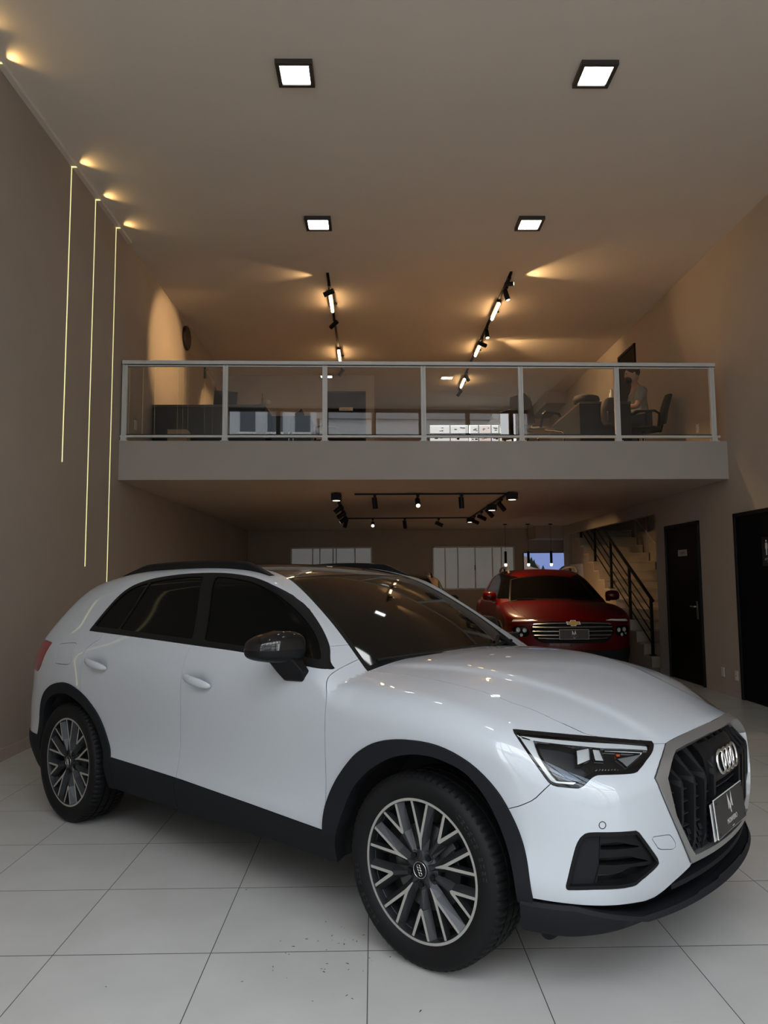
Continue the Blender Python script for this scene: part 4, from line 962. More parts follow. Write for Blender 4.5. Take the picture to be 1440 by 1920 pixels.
def at_front(v, w, off=0):
    """point of the front face at given (v, w), pushed out by off"""
    v = np.atleast_1d(np.asarray(v, float)); w = np.atleast_1d(np.asarray(w, float)); lo = np.full(len(v), .2); hi = np.full(len(v), 1.1)
    for _ in range(40):
        m = (lo + hi) / 2; ins = body(np.stack([m, v, w], 1)) < 0; lo = np.where(ins, m, lo); hi = np.where(ins, hi, m)
    return np.stack([lo + off, -v, w], 1)
def ring(w, offs, ths):
    """outline of the body at height w around (0.1,0): polar search"""
    out = []
    for th, of in zip(ths, offs):
        lo, hi = .2, 1.4; c, s_ = math.cos(th), math.sin(th)
        for _ in range(36):
            m = (lo + hi) / 2
            if body(np.array([[.1 + m * c, m * s_, w]]))[0] < 0: lo = m
            else: hi = m
        m = lo + of; out.append((.1 + m * c, -m * s_))
    return out

DIMPLES += [(-1.385, .937, .085, .036, .016), (-2.345, .957, .085, .036, .016)]
sh = Shell(body, ((-3.25, 0, .40), (.45, .50, .74)), ((-3.95, 1.2, -.05), (1.15, 1.2, 1.75)) if 0 else ((-3.95, 0, .0), (1.15, 1.25, 1.80)), .0185)
_n = np.cross(sh.P[sh.T[:, 1]] - sh.P[sh.T[:, 0]], sh.P[sh.T[:, 2]] - sh.P[sh.T[:, 0]]); _fl = (_n * sh.grad(sh.P[sh.T].mean(1))).sum(1) < 0
sh.T[_fl] = sh.T[_fl][:, ::-1]
def cut_poly(poly, pr, name, only, conds=(), corners=(), smooth=0, o=0.):
    pts = catp(poly, smooth, corners) if smooth else np.array(poly, float)
    f = F_(pts, pr, *conds); sh.cut(lambda P: f(P, o), name, only); return f
B0 = ['body']
# glass-house top and hood
_ws = poly_sdf(WS_EDGE + [(-2.90, -.3), (-.2, -.3)])
fws = lambda P, o=0.: np.maximum(np.maximum(_ws(TOP(P)) + o, -(Tcowl(P[:, 0], P[:, 1])) + o * .6), 1.0 - P[:, 2])
sh.cut(fws, 'roof_panel', B0)
sh.cut(lambda P: np.maximum(fws(P), -(P[:, 0] + 1.125 + .05 * P[:, 1] ** 2)), 'screen_trim', ['roof_panel'])
sh.cut(lambda P: np.maximum(fws(P, .024), -(P[:, 0] + 1.115 + .05 * P[:, 1] ** 2)), 'windscreen', ['screen_trim'])
HOODP = [(-1, -.3), (-1, .68), (-.443, .677), (-.238, .669), (.047, .684), (.289, .684), (.447, .648), (.547, .611), (.635, .53), (.722, .43), (.758, .388), (.796, .16), (.803, 0), (.806, -.3)]
fh = poly_sdf(HOODP); sh.snap([])
sh.cut(lambda P: np.maximum(np.maximum(fh(TOP(P)), Tcowl(P[:, 0], P[:, 1])), .8 - P[:, 2]), 'hood', B0)
# side glass
fd = cut_poly(DLO, SIDE, 'window_trim', B0, (cv(.4),), (0, 4), 5)
def bline(p, q): return line_sdf([p, q])
bF, bR, bQ = bline((-1.375, 1.05), (-1.56, 1.5)), bline((-1.475, 1.05), (-1.66, 1.5)), bline((-2.275, 1.05), (-2.10, 1.5))
bQ2 = bline((-2.29, 1.05), (-2.115, 1.5))
low = line_sdf([(-3, 1.186), (-2.555, 1.172), (-1.505, 1.138), (-1.037, 1.121), (-.4, 1.075)])
inn = lambda P: np.maximum(fd(P, .021), -low(SIDE(P)))
sg = lambda f, s: (lambda P: s * f(SIDE(P)))
def orient(f, pt): return 1 if f(np.array([pt]))[0] < 0 else -1
oF = orient(bF, (-1.0, 1.2)); oR = orient(bR, (-2.0, 1.2)); oQ = orient(bQ, (-2.0, 1.2)); oQ2 = orient(bQ2, (-2.4, 1.2))
lowsgn = orient(low, (-1.5, 1.3))
inn = lambda P: np.maximum(fd(P, .021), lowsgn * low(SIDE(P)))
sh.cut(lambda P: np.maximum(inn(P), oF * bF(SIDE(P))), 'front_door_glass', ['window_trim'])
sh.cut(lambda P: np.maximum(np.maximum(inn(P), oR * bR(SIDE(P))), oQ * bQ(SIDE(P))), 'rear_door_glass', ['window_trim'])
sh.cut(lambda P: np.maximum(inn(P), oQ2 * bQ2(SIDE(P))), 'quarter_glass', ['window_trim'])
# lamps and grille first, then bumper
sh.snap([])
fhl = cut_poly(HLP, DIAG, 'headlamp', ['body', 'hood'], (cv(.3), ca(.3)), (0, 4, 9, 12, 13), 4)
cut_poly([(-2.93, 1.055), (-3.035, .90), (-3.08, .865), (-3.3, .885), (-3.8, .90), (-3.8, 1.06), (-3.2, 1.075)], SIDE, 'tail_lamp', B0, (cv(.15),))
for _p in ([_go[3], _go[7], _go[14]], [_gi[3], _gi[7], _gi[14]]): _q = at_front([p[0] for p in _p], [p[1] for p in _p]); sh.snap([(q[0], -q[1], q[2]) for q in _q])
fgo = cut_poly(GRO, FRONT, 'grille_frame', ['body', 'hood'], (ca(.6),))
fgi = cut_poly(GRI, FRONT, 'grille_hole', ['grille_frame'], (ca(.6),))
ffog = cut_poly(FOGP, DIAG, 'fog_recess', B0, (cv(.3), ca(.3)), (0, 6, 9, 14), 4)
# wheel arches
ffi = cut_poly(FAI, SIDE, 'front_wheel_hole', B0, (cv(.45),), (0, 1, 15, 16), 4)
ffo = cut_poly(FAO, SIDE, 'front_arch_trim', B0, (cv(.45),), (0, 1, 15, 16), 4)
_ra = F_(catp(RAO, 4, (0, 1, 14, 15)), SIDE, cv(.45))
sh.cut(lambda P: _ra(P, .062), 'rear_wheel_hole', B0); sh.cut(lambda P: _ra(P), 'rear_arch_trim', B0)
# cladding along the sills and under the rear bumper
sl = line_sdf([(-3, .452), (-2.25, .449), (-1.9, .443), (-1.52, .435), (-.975, .414), (-.507, .393), (0, .375)]); os_ = orient(sl, (-1, .3))
sh.cut(lambda P: np.maximum(np.maximum(os_ * sl(SIDE(P)), P[:, 0] + .3), -2.4 - P[:, 0]), 'sill_cladding', B0)
sh.cut(lambda P: np.maximum(P[:, 2] - (.455 - .02 * (P[:, 0] + 3.1)), P[:, 0] + 2.9), 'rear_lower_bumper', B0)
# front bumper, its lower opening and the small tow-eye cover
LOWP = [(1.2, .366), (.868, .362), (.822, .357), (.786, .353), (.657, .341), (.59, .335), (.546, .338), (.50, .352), (.455, .371), (.342, .407), (.36, .412), (.18, .409), (-.3, .409), (-.3, -.5), (1.2, -.5)]
cut_poly(LOWP, FRONT, 'lower_intake', B0, (ca(.36),))
BMP = [(.2, .50), (.356, .635), (.432, .664), (.48, .69), (.534, .748), (.56, .80), (.60, .89), (.62, .93), (1.3, 1.0), (1.3, -.5), (.2, -.5)]
cut_poly(BMP, SIDE, 'front_bumper', B0)
cut_poly([(.597, .556), (.51, .548), (.499, .544), (.468, .507), (.468, .499), (.480, .492), (.555, .507), (.564, .514)], FRONT, 'tow_eye_cover', ['front_bumper'], (ca(.5),))
# doors, fuel flap
DF = [(-.512, 1.2), (-.505, 1.05), (-.498, 1.02), (-.475, .965), (-.469, .935), (-.476, .85), (-.487, .74), (-.500, .55), (-.507, .393), (-.507, .0), (-1.578, .0), (-1.578, .298), (-1.562, .485), (-1.543, .594), (-1.515, .787), (-1.51, 1.0), (-1.505, 1.107), (-1.505, 1.2)]
cut_poly(DF, SIDE, 'front_door', B0, (cv(.3), lambda P: P[:, 2] - 1.14))
DR = [(-1.0, 1.2), (-1.0, 0), (-2.62, 0), (-2.62, .60), (-2.56, .70), (-2.515, .76), (-2.504, .81), (-2.509, .935), (-2.502, 1.0), (-2.488, 1.04), (-2.44, 1.075), (-2.39, 1.10), (-2.36, 1.2)]
cut_poly(DR, SIDE, 'rear_door', B0, (cv(.3), lambda P: P[:, 2] - 1.16))
cut_poly(DF, SIDE, 'front_sill', ['sill_cladding'])
sh.cut(lambda P: np.maximum(np.maximum(P[:, 2] - .272, P[:, 0] - .3), -3.15 - P[:, 0]), 'unused', ['body', 'sill_cladding', 'front_sill', 'front_arch_trim', 'rear_arch_trim', 'front_door', 'rear_door'])
sh.cut(lambda P: -.506 - P[:, 0], 'fender_sill', ['sill_cladding'])
sh.cut(lambda P: np.maximum(P[:, 2] - .345, .2 - P[:, 0]), 'unused', ['front_arch_trim'])
FUEL = [(-2.828, .940), (-2.826, 1.02), (-2.820, 1.048), (-2.80, 1.055), (-2.66, 1.067), (-2.62, 1.066), (-2.607, 1.052), (-2.617, .965), (-2.635, .945), (-2.672, .937), (-2.81, .934)]
cut_poly(FUEL, SIDE, 'fuel_flap', B0, (cv(.3),))
cut_poly([(-.5, 1.06), (.42, 1.05), (.50, 1.10), (.52, 1.25), (.44, 1.40), (-.5, 1.42)], FRONT, 'rear_window', B0, (lambda P: P[:, 0] + 2.85,))

def build_car(root, paint, mats_over={}):
    g = lambda m: mats_over.get(m.name, m)
    def P1(label, names, m, parent=root, both=False, **k):
        out = []
        for mir in ((False, True) if both else (False,)):
            d = sh.part(names, mirror=mir, centre=not both, **k)
            if d: out.append(link(label, np_mesh(label, d, g(m)), parent))
        return out
    P1('body_shell', ['body'], paint)
    P1('hood', ['hood'], paint, depth=.03, inset=.0022)
    P1('windscreen', ['windscreen'], mat('windscreen_glass', (.003, .0028, .0025), .04, spec=.24), off=-.002, inset=0)
    P1('windscreen_trim', ['screen_trim'], M_trimb, off=-.001, inset=.001)
    P1('roof_panel', ['roof_panel'], M_roofg, off=-.001)
    P1('rear_window', ['rear_window'], M_cglass, off=-.002)
    doors = P1('front_door', ['front_door'], paint, both=True) ; rdoors = P1('rear_door', ['rear_door'], paint, both=True)
    for k, s in enumerate((1, -1)):
        for nm, lab, m, o in (('front_door_glass', 'side_window', M_cglass, -.005), ('rear_door_glass', 'side_window', M_cglass, -.005)):
            d = sh.part(nm, mirror=k == 1, off=o, inset=0); link(lab, np_mesh(lab, d, g(m)), (doors if 'front' in nm else rdoors)[k])
        d = sh.part('front_sill', mirror=k == 1, off=.007, depth=.03); link('sill_cladding', np_mesh('sill_cladding', d, M_clad), doors[k])
        d = sh.part('sill_cladding', mirror=k == 1, off=.007, depth=.03, whole=True); link('sill_cladding', np_mesh('sill_cladding', d, M_clad), rdoors[k])
    P1('quarter_window', ['quarter_glass'], M_cglass, both=True, off=-.005, inset=0)
    P1('window_trim', ['window_trim'], M_trimb, both=True, off=.001, inset=.0005)
    P1('front_arch_trim', ['front_arch_trim'], M_clad, both=True, off=.010, depth=.06, inset=.0)
    P1('rear_arch_trim', ['rear_arch_trim'], M_clad, both=True, off=.010, depth=.06, inset=.0)
    P1('fender_cladding', ['fender_sill'], M_clad, both=True, off=.007, depth=.03)
    P1('rear_lower_bumper', ['rear_lower_bumper'], M_clad, off=.004, depth=.03)
    P1('front_bumper', ['front_bumper'], paint, depth=.03)
    P1('tow_eye_cover', ['tow_eye_cover'], paint, both=True, inset=.0010)
    P1('fuel_flap', ['fuel_flap'], paint, both=True, inset=.0013)
    P1('lower_intake', ['lower_intake'], M_trimb, off=-.045, depth=-.030, inset=-.01)
    P1('grille_frame', ['grille_frame'], M_silver, off=.008, depth=.05, inset=.001)
    P1('grille_backing', ['grille_hole'], M_under, off=-.085, inset=-.03, depth=-.05)
    P1('tail_lamp', ['tail_lamp'], M_red, both=True, off=.003)
    return doors, rdoors
def car_details(root, doors, rdoors, paint):
    # ---------------- head lamps: housing, reflectors, light guide, clear lens
    import copy as _c
    hl = sh.part('headlamp', inset=0)
    keep = (sh.P.copy(), sh.T.copy(), sh.lab.copy(), list(sh.names), sh.lock.copy())
    H0 = ['headlamp']; cond = (cv(.3), ca(.3)); sh.refine('headlamp', 2); h_keep = sh.h; sh.h = sh.h / 4
    sh.cut(lambda P: -(poly_sdf(catp(HLP, 4, (0, 4, 9, 12, 13)))(DIAG(P)) + .010), 'lamp_rim', H0)
    sub = dict(
        lamp_guide=[(.440, .893), (.298, .879), (.084, .859), (-.263, .832), (-.251, .821), (-.128, .829), (-.002, .837), (.211, .858), (.356, .874)],
        lamp_guide2=[(-.005, .834), (-.227, .820), (-.208, .815), (-.106, .821), (-.006, .829)],
        lamp_bezel=[(.442, .889), (.360, .876), (.361, .860), (.356, .836), (.338, .805), (.313, .776), (.292, .758), (.322, .749), (.386, .794), (.436, .846)],
        lamp_block=[(.145, .841), (.067, .844), (.090, .813), (.17, .803)],
        lamp_block2=[(.054, .841), (.012, .837), (.014, .805), (.066, .809)],
        lamp_wedge=[(-.055, .809), (-.217, .816), (-.091, .785), (-.078, .796)],
        lamp_amber=[(-.062, .821), (-.095, .820), (-.078, .812), (-.062, .812)],
        lamp_base=[(.323, .761), (.279, .756), (.197, .754), (.216, .746), (.315, .748)],
        lamp_bowl=[(.348, .869), (.224, .857), (.148, .842), (.17, .803), (.133, .805), (.109, .781), (.187, .757), (.279, .759), (.308, .779), (.345, .836)])
    for k in range(8):
        t = k / 7; s0 = .088 - .115 * t; w0 = .782 - .005 * t
        sub['lamp_slash%d' % k] = [(s0, w0), (s0 - .0055, w0), (s0 - .0175, w0 + .0048), (s0 - .0125, w0 + .005)]
    for nm, pl_ in sub.items(): cut_poly(pl_, DIAG, nm, H0, cond)
    spec_ = [('lamp_rim', 'lamp_rim', M_gloss, .0005, .03), ('headlamp', 'lamp_housing', M_trimb, -.020, -.015), ('lamp_bowl', 'reflector_bowl', mat('smoked_bowl', (.05, .055, .06), .12, metal=.4), -.032, -.025),
             ('lamp_guide', 'light_guide', mat('frosted_light_guide', (.72, .74, .74), .3), -.008, .02), ('lamp_guide2', 'light_guide', MATS['frosted_light_guide'], -.012, .02), ('lamp_bezel', 'silver_bezel', mat('silver_bezel', (.66, .67, .67), .38, metal=.2), -.010, .03),
             ('lamp_block', 'reflector', M_refl, -.012, .03), ('lamp_block2', 'reflector', M_refl, -.014, .03), ('lamp_wedge', 'reflector', mat('grey_reflector', (.30, .31, .31), .3, metal=.4), -.012, .02), ('lamp_amber', 'amber_marker', M_amber, -.010, .02), ('lamp_base', 'reflector', M_refl, -.008, .02)]
    for mir in (False, True):
        lens = link('headlamp', np_mesh('headlamp', hl if not mir else _mirror(hl), M_lens), root)
        for src, nm, m, off, dp in spec_:
            d = sh.part(src, mirror=mir, off=off, depth=dp, inset=0)
            if d: link(nm, np_mesh(nm, d, m), lens)
        d = sh.part(['lamp_slash%d' % k for k in range(8)], mirror=mir, off=-.006, inset=0, depth=.01)
        if d: link('marker_dashes', np_mesh('marker_dashes', d, M_plated), lens)
    sh.P, sh.T, sh.lab, sh.names, sh.lock = keep; sh.h = h_keep
    # ---------------- fog recess with slats
    keep = (sh.P.copy(), sh.T.copy(), sh.lab.copy(), list(sh.names), sh.lock.copy())
    FG = ['fog_recess']; sh.refine('fog_recess', 2); sh.h = sh.h / 4
    fogf = poly_sdf(catp(FOGP, 4, (0, 6, 9, 14)))
    sh.cut(lambda P: -(fogf(DIAG(P)) + .012), 'fog_rim', FG)
    for nm, pl_ in dict(fog_face=[(.236, .418), (.217, .5), (.189, .558), (.164, .582), (.098, .587), (.106, .481), (.132, .416)],
                        fog_op1=[(.096, .553), (.003, .554), (-.136, .525), (.1, .533)], fog_op2=[(.102, .506), (-.049, .503), (-.187, .468), (.108, .483)],
                        fog_op3=[(.112, .452), (.027, .448), (-.071, .463), (-.205, .453), (-.15, .424), (-.108, .414), (-.056, .409), (.119, .416)]).items(): cut_poly(pl_, DIAG, nm, FG, cond)
    for mir in (False, True):
        rim = sh.part('fog_rim', mirror=mir, off=.0, depth=.05, inset=0); o = link('fog_surround', np_mesh('fog_surround', rim, M_trimb), root)
        for src, nm, m, off, dp in (('fog_face', 'fog_panel', M_clad, -.016, .03), ('fog_recess', 'fog_slats', M_trimb, -.012, .05), ('fog_op1', 'fog_opening', M_under, -.05, -.035), ('fog_op2', 'fog_opening', M_under, -.05, -.035), ('fog_op3', 'fog_gloss_panel', M_gloss, -.035, -.02)):
            d = sh.part(src, mirror=mir, off=off, depth=dp, inset=0)
            if d: link(nm, np_mesh(nm, d, m), o)
    sh.P, sh.T, sh.lab, sh.names, sh.lock = keep; sh.h = h_keep
    # ---------------- grille bars, fins, emblem, plate
    frame = [c for c in root.children if c.name.startswith('grille_frame')][0]
    gi = np.array(GRI)
    def vlim(v):
        """inner top / bottom of the opening at this v"""
        ws_ = np.linspace(.42, .84, 200); ins = poly_sdf(gi)(np.stack([np.full(200, abs(v)), ws_], 1)) < 0
        return (ws_[ins].min(), ws_[ins].max()) if ins.any() else (.6, .6)
    for v in (-.42, -.335, -.25, -.165, -.08, .0, .08, .165, .25, .335, .42):
        z0, z1 = vlim(v); top = z1 + .004; kn = min(.705, z1 - .02)
        mid = abs(v) < .15
        prof = [(top, -.045), (kn + .01, .004), (kn - .012, .004), (z0 + .05, -.004), (z0 - .004, -.012)]
        m = MB(); vs = []; k0 = 0
        if mid: prof = [(top, -.045), (.795, -.028)] ; 
        for z, d in prof:
            f = at_front([v], [z])[0]; wd = .005 if z > kn else .011
            vs += [(f[0] + d, -v - wd, z), (f[0] + d, -v + wd, z), (f[0] - .075, -v - .012, z), (f[0] - .075, -v + .012, z)]
        n = len(prof)
        for i in range(n - 1):
            a, b = i * 4, i * 4 + 4; m.f += [(a, a + 1, b + 1, b), (a + 1, a + 3, b + 3, b + 1), (a + 2, a, b, b + 2)]
        m.f += [(0, 2, 3, 1), ((n - 1) * 4, (n - 1) * 4 + 1, (n - 1) * 4 + 3, (n - 1) * 4 + 2)]
        m.v = vs; m.build('grille_bar', M_trimb, frame)
    M_fin = mat('grille_fin_black', (.010, .010, .012), .45)
    for z in (.672, .630, .588, .546):
        vv = [q for q in np.linspace(-.49, .49, 50) if vlim(q)[0] + .004 < z < vlim(q)[1] - .002]
        if not vv: continue
        f = at_front(vv, [z] * len(vv)); m = MB()
        for q in f: m.v += [(q[0] - .022, q[1], z - .002), (q[0] - .022, q[1], z + .002), (q[0] - .08, q[1], z + .008)]
        for i in range(len(vv) - 1): a, b = i * 3, i * 3 + 3; m.f += [(a, a + 1, b + 1, b), (a + 1, a + 2, b + 2, b + 1)]
        m.build('grille_fin', M_fin, frame)
    # closed lower louvres
    for s in (-1, 1):
        for (va, vb) in ((.20, .285), (.295, .37), (.378, .43)):
            for z in (.455, .478, .501, .524):
                q = [p for p in np.linspace(va, vb, 6) if vlim(p)[0] + .002 < z < vlim(p)[1]]
                if len(q) < 2: continue
                f0 = at_front(np.array(q) * s, [z - .009] * len(q)); f1 = at_front(np.array(q) * s, [z + .009] * len(q)); m = MB()
                for a_, b_ in zip(f0, f1): m.v += [(a_[0] - .012, a_[1], a_[2]), (b_[0] - .020, b_[1], b_[2]), (b_[0] - .05, b_[1], b_[2])]
                for i in range(len(q) - 1): a, b = i * 3, i * 3 + 3; m.f += [(a, a + 1, b + 1, b), (a + 1, a + 2, b + 2, b + 1)]
                m.build('grille_louvre', M_clad, frame)
    # radar cover behind the four rings
    m = MB(); q = np.linspace(-.19, .19, 13); zz = (.64, .66, .70, .75, .785, .80); dz = (-.03, -.008, -.002, -.006, -.02, -.035)
    for z, d in zip(zz, dz):
        f = at_front(q, [z] * 13)
        for p in f: m.v.append((p[0] + d - .015 * max(0, (abs(p[1]) - .15) / .04), p[1], z))
    for i in range(5):
        for k in range(12): a = i * 13 + k; m.f.append((a, a + 1, a + 14, a + 13))
    m.build('radar_cover', M_trimb, frame, smooth=True)
    em = MB()
    for k in range(4):
        c = (k - 1.5) * .0535; pts = []
        for j in range(36):
            th = 2 * PI * j / 36; v = c + .042 * math.cos(th); z = .725 + .042 * math.sin(th); pts.append((at_front([v], [.725])[0][0] + .003 - (z - .725) * .16, -v, z))
        em.tube(pts, .0062, 8, True)
    em.build('emblem_rings', M_chrome, frame, smooth=True)
    # number plate with double white edge
    fx = .873
    Mp = Matrix.Translation((fx, -.045, .541)) @ Matrix.Rotation(-.10, 4, 'Y')
    pl_ = MB().box(-.003, .004, -.180, .180, -.068, .068, Mp).build('number_plate', M_plate, root, bevel=.002)
    MB().box(-.002, .0012, -.1822, .1822, -.0702, .0702, Mp).build('plate_edge', M_plated, pl_); MB().box(-.014, -.012, -.188, .168, -.076, .054, Mp).build('plate_holder', M_plated, pl_)
    Mt = Mp @ Matrix(((0, 0, 1, .0046), (1, 0, 0, 0), (0, 1, 0, 0), (0, 0, 0, 1)))
    for y_, z_ in ((-.165, .055), (.165, .055), (-.165, -.055), (.165, -.055)): MB().cyl(Mp @ Vector((.003, y_, z_)), Mp @ Vector((.006, y_, z_)), .004, 8).build('plate_screw', M_under, pl_)
    M_sil = mat('silver_print', (.55, .54, .51), .4)
    mono = MB()
    for pg in ([(-.028, -.018), (-.030, .045), (-.020, .028), (-.018, -.012)], [(-.030, .045), (.004, -.012), (.0, -.026), (-.026, .022)], [(-.012, -.002), (.006, -.030), (.0, -.036), (-.014, -.012)], [(.0, -.008), (.018, .048), (.020, .030), (.006, -.010)], [(.018, .048), (.028, -.016), (.016, -.010), (.012, .02)]):
        mono.add([tuple(Mt @ Vector((x, y + .022, .0))) for x, y in pg], [(0, 1, 2, 3)])
    mono.build('plate_monogram', M_sil, pl_)
    tme_ = text_mesh('MONVERO', .026, .0002); tme_.transform(Mt @ Matrix.Translation((0, -.034, 0))); tme_.materials.append(M_sil); link('plate_lettering', tme_, pl_)
    MB().add([tuple(Mt @ Vector((x, y, 0))) for x, y in ((-.012, -.061), (.012, -.061), (.016, -.057), (-.008, -.057))], [(0, 1, 2, 3)]).build('plate_mark', M_sil, pl_)
    # ---------------- front lip
    ths = np.radians(np.linspace(-70, 70, 121)); lip = MB(); nn = len(ths)
    secs = []
    for th in ths:
        t = abs(th) / math.radians(70); corner = max(0, (t - .62) / .38); c2 = corner ** .7 if corner > 0 else 0
        p = ring(.36, [.0], [th])[0]; d = Vector((p[0] - .1, p[1], 0)).normalized(); c = Vector((p[0], p[1], 0))
        zt = .296 + .058 * min(1, corner * 1.7); zb = .272 - .026 * min(1, corner * 1.6) + (.006 if t < .34 else 0) + (.008 if t < .16 else 0); o_ = .022 - .012 * corner
        step = .012 if (t < .46 or .46 < t) else 0
        secs.append([c + d * (o_ - .10) + Vector((0, 0, zt - .012)), c + d * (o_ - .006) + Vector((0, 0, zt)), c + d * (o_ + .004) + Vector((0, 0, zt - .012)), c + d * (o_ - .004) + Vector((0, 0, zb + .03)), c + d * (o_ - .03) + Vector((0, 0, zb)), c + d * (o_ - .15) + Vector((0, 0, zb + .01))])
    lip.v = [tuple(v) for s in secs for v in s]
    for i in range(nn - 1):
        for k in range(5): a, b = i * 6 + k, i * 6 + 6 + k; lip.f.append((a, b, b + 1, a + 1))
    lip.f += [(0, 1, 2, 3, 4, 5), tuple((nn - 1) * 6 + k for k in (5, 4, 3, 2, 1, 0))]
    lip.build('front_lip', M_clad, root, smooth='auto')
    sl_ = MB()                                                     # inner blade of the lower intake
    q = np.linspace(-.46, .46, 25); f = at_front(q, [.40] * 25)
    for p in f: sl_.v += [(p[0] - .012, p[1], .345), (p[0] - .012, p[1], .362), (p[0] - .07, p[1], .366)]
    for i in range(24): a, b = i * 3, i * 3 + 3; sl_.f += [(a, b, b + 1, a + 1), (a + 1, b + 1, b + 2, a + 2)]
    sl_.build('intake_blade', M_clad, root)
    # ---------------- parking sensors
    for s in (-1, 1):
        p = at_front([.763 * s], [.617])[0]; n_ = Vector(sh.grad(np.array([[p[0], abs(p[1]), p[2]]]))[0]).normalized(); n_ = Vector((n_.x, -s * n_.y, n_.z)); u = n_.orthogonal().normalized(); t = n_.cross(u)
        MB().tube([Vector(p) + n_ * .0005 + .0115 * (math.cos(2 * PI * k / 24) * u + math.sin(2 * PI * k / 24) * t) for k in range(24)], .0013, 6, True).build('parking_sensor', M_trimb, root)
    # ---------------- door handles and mirrors
    def side_pt(a, w, off=0):
        v = float(V_(np.array([a]), np.array([w]))[0]) + off; return v
    for k, s in enumerate((-1, 1)):
        for (a0, w0, dr) in ((-1.37, .936, doors[k]), (-2.335, .956, rdoors[k])):
            m = MB(); prof = []
            for i in range(15):
                t = i / 14; x = a0 - .112 + .224 * t; arch_ = math.sin(PI * t) ** .7 if 0 < t < 1 else 0
                c = Vector((x, s * side_pt(x, w0, .008 + .020 * arch_), w0 - .032 * (t - .5) + .006)); hh = .013 + .010 * min(1, 4 * t, 4 * (1 - t)) + .006 * (1 - t) * 0; ww = .007 + .003 * arch_
                if i in (0, 14): hh *= .55; ww *= .5
                prof.append([c + Vector((0, s * ww * math.cos(q), hh * math.sin(q) * (1 if math.sin(q) > 0 else .9))) for q in [2 * PI * j / 12 for j in range(12)]])
            m.v = [tuple(v) for r_ in prof for v in r_]
            for i in range(14): m.f += [(i * 12 + j, i * 12 + (j + 1) % 12, i * 12 + 12 + (j + 1) % 12, i * 12 + 12 + j) for j in range(12)]
            m.f += [tuple(range(12)), tuple(14 * 12 + j for j in range(11, -1, -1))]
            m.build('door_handle', paint, dr, smooth='auto')
        # mirror: gloss cap above, matte bowl below, foot on the door
        mr = MB()
        def bowl(keep_top):
            m = MB(); nu, nv = 28, 16; C = Vector((-.715, s * .985, 1.140)); vs = []; fold = Matrix.Translation((-.66, .905, 1.15)) @ Matrix.Rotation(1.2, 4, 'Z') @ Matrix.Translation((.66, -.905, -1.15))
            for i in range(nv + 1):
                ph = -PI / 2 + PI * i / nv
                for j in range(nu):
                    th = 2 * PI * j / nu; ex = .62
                    f_ = lambda q: math.copysign(abs(q) ** ex, q)
                    x = f_(math.cos(ph)) * f_(math.cos(th)); y = f_(math.cos(ph)) * f_(math.sin(th)); z = f_(math.sin(ph))
                    taper = 1 - .20 * (y * s > 0) * abs(y) - (.10 * abs(min(0, z)))
                    px_ = .088 * x * (1 - .18 * z * 0); px_ = px_ if x > 0 else .075 * x
                    zz_ = (.076 * z if z > 0 else .066 * z) * taper + .012 * (-y * s if 0 else 0)
                    if z > 0: zz_ *= 1 - .22 * max(0, y * s) + .05
                    p = C + Vector((px_ - .03 * y * s, .118 * y, zz_ - .012 * y * s * 0)); vs.append(p)
            for i in range(nv):
                top = (i + .5) / nv > .47
                if top == keep_top:
                    for j in range(nu): m.f.append((i * nu + j, i * nu + (j + 1) % nu, i * nu + nu + (j + 1) % nu, i * nu + nu + j))
            m.v = [tuple(v if s < 0 else Matrix.Translation((-.10, -.03, -.01)) @ fold @ v) for v in vs]; return m
        mo_ = bowl(True).build('wing_mirror', M_gloss, doors[k], smooth=True)
        doors_extra = bowl(False).build('mirror_lower_shell', M_trimb, doors[k], smooth=True)
        ft = MB(); a0, y0 = -.66, s * .875
        ft.v = [(-.80, s * .905, 1.100), (-.635, s * .895, 1.100), (-.625, s * .975, 1.105), (-.78, s * .985, 1.10), (-.765, s * .885, 1.035), (-.60, s * .88, 1.040), (-.605, s * .93, 1.045), (-.75, s * .945, 1.035), (-.735, s * .885, .992), (-.615, s * .885, .996), (-.62, s * .913, .999), (-.725, s * .918, .995)]
        ft.f = [(0, 1, 5, 4), (1, 2, 6, 5), (2, 3, 7, 6), (3, 0, 4, 7), (4, 5, 9, 8), (5, 6, 10, 9), (6, 7, 11, 10), (7, 4, 8, 11), (8, 9, 10, 11), (3, 2, 1, 0)]
        ft.build('mirror_foot', M_trimb, doors[k], bevel=.008)
    # ---------------- roof rails, wipers
    def roof_z(a, v): return float(Tcab(np.array([a]), np.array([v]))[0])
    for s in (-1, 1):
        m = MB(); secs = []
        for i in range(31):
            t = i / 30; a = -1.20 - 1.42 * t; v = .575 + .012 * math.sin(PI * t) + .02 * (t - .3) * 0; P3 = np.array([[a, v, 1.7]])
            lo, hi = 1.0, 1.75
            for _ in range(26):
                q = (lo + hi) / 2
                if body(np.array([[a, v, q]]))[0] < 0: lo = q
                else: hi = q
            h_ = .040 * min(1, 7 * t + .12, 5 * (1 - t) + .10); ww = .017
            secs.append([(a, s * (v + ww), lo - .012), (a, s * (v + ww), lo + h_ * .75), (a, s * (v + ww * .4), lo + h_), (a, s * (v - ww * .7), lo + h_), (a, s * (v - ww), lo + h_ * .7), (a, s * (v - ww), lo - .002)])
        m.v = [p for r_ in secs for p in r_]
        for i in range(30): m.f += [(i * 6 + k, i * 6 + k + 1, i * 6 + 7 + k, i * 6 + 6 + k) for k in range(5)]
        m.f += [(0, 1, 2, 3, 4, 5), tuple(180 + k for k in (5, 4, 3, 2, 1, 0))]
        m.build('roof_rail', M_trimb, root, smooth='auto')
    def ws_pt(a, v, off): return (a, -v, roof_z(a, v) + off)
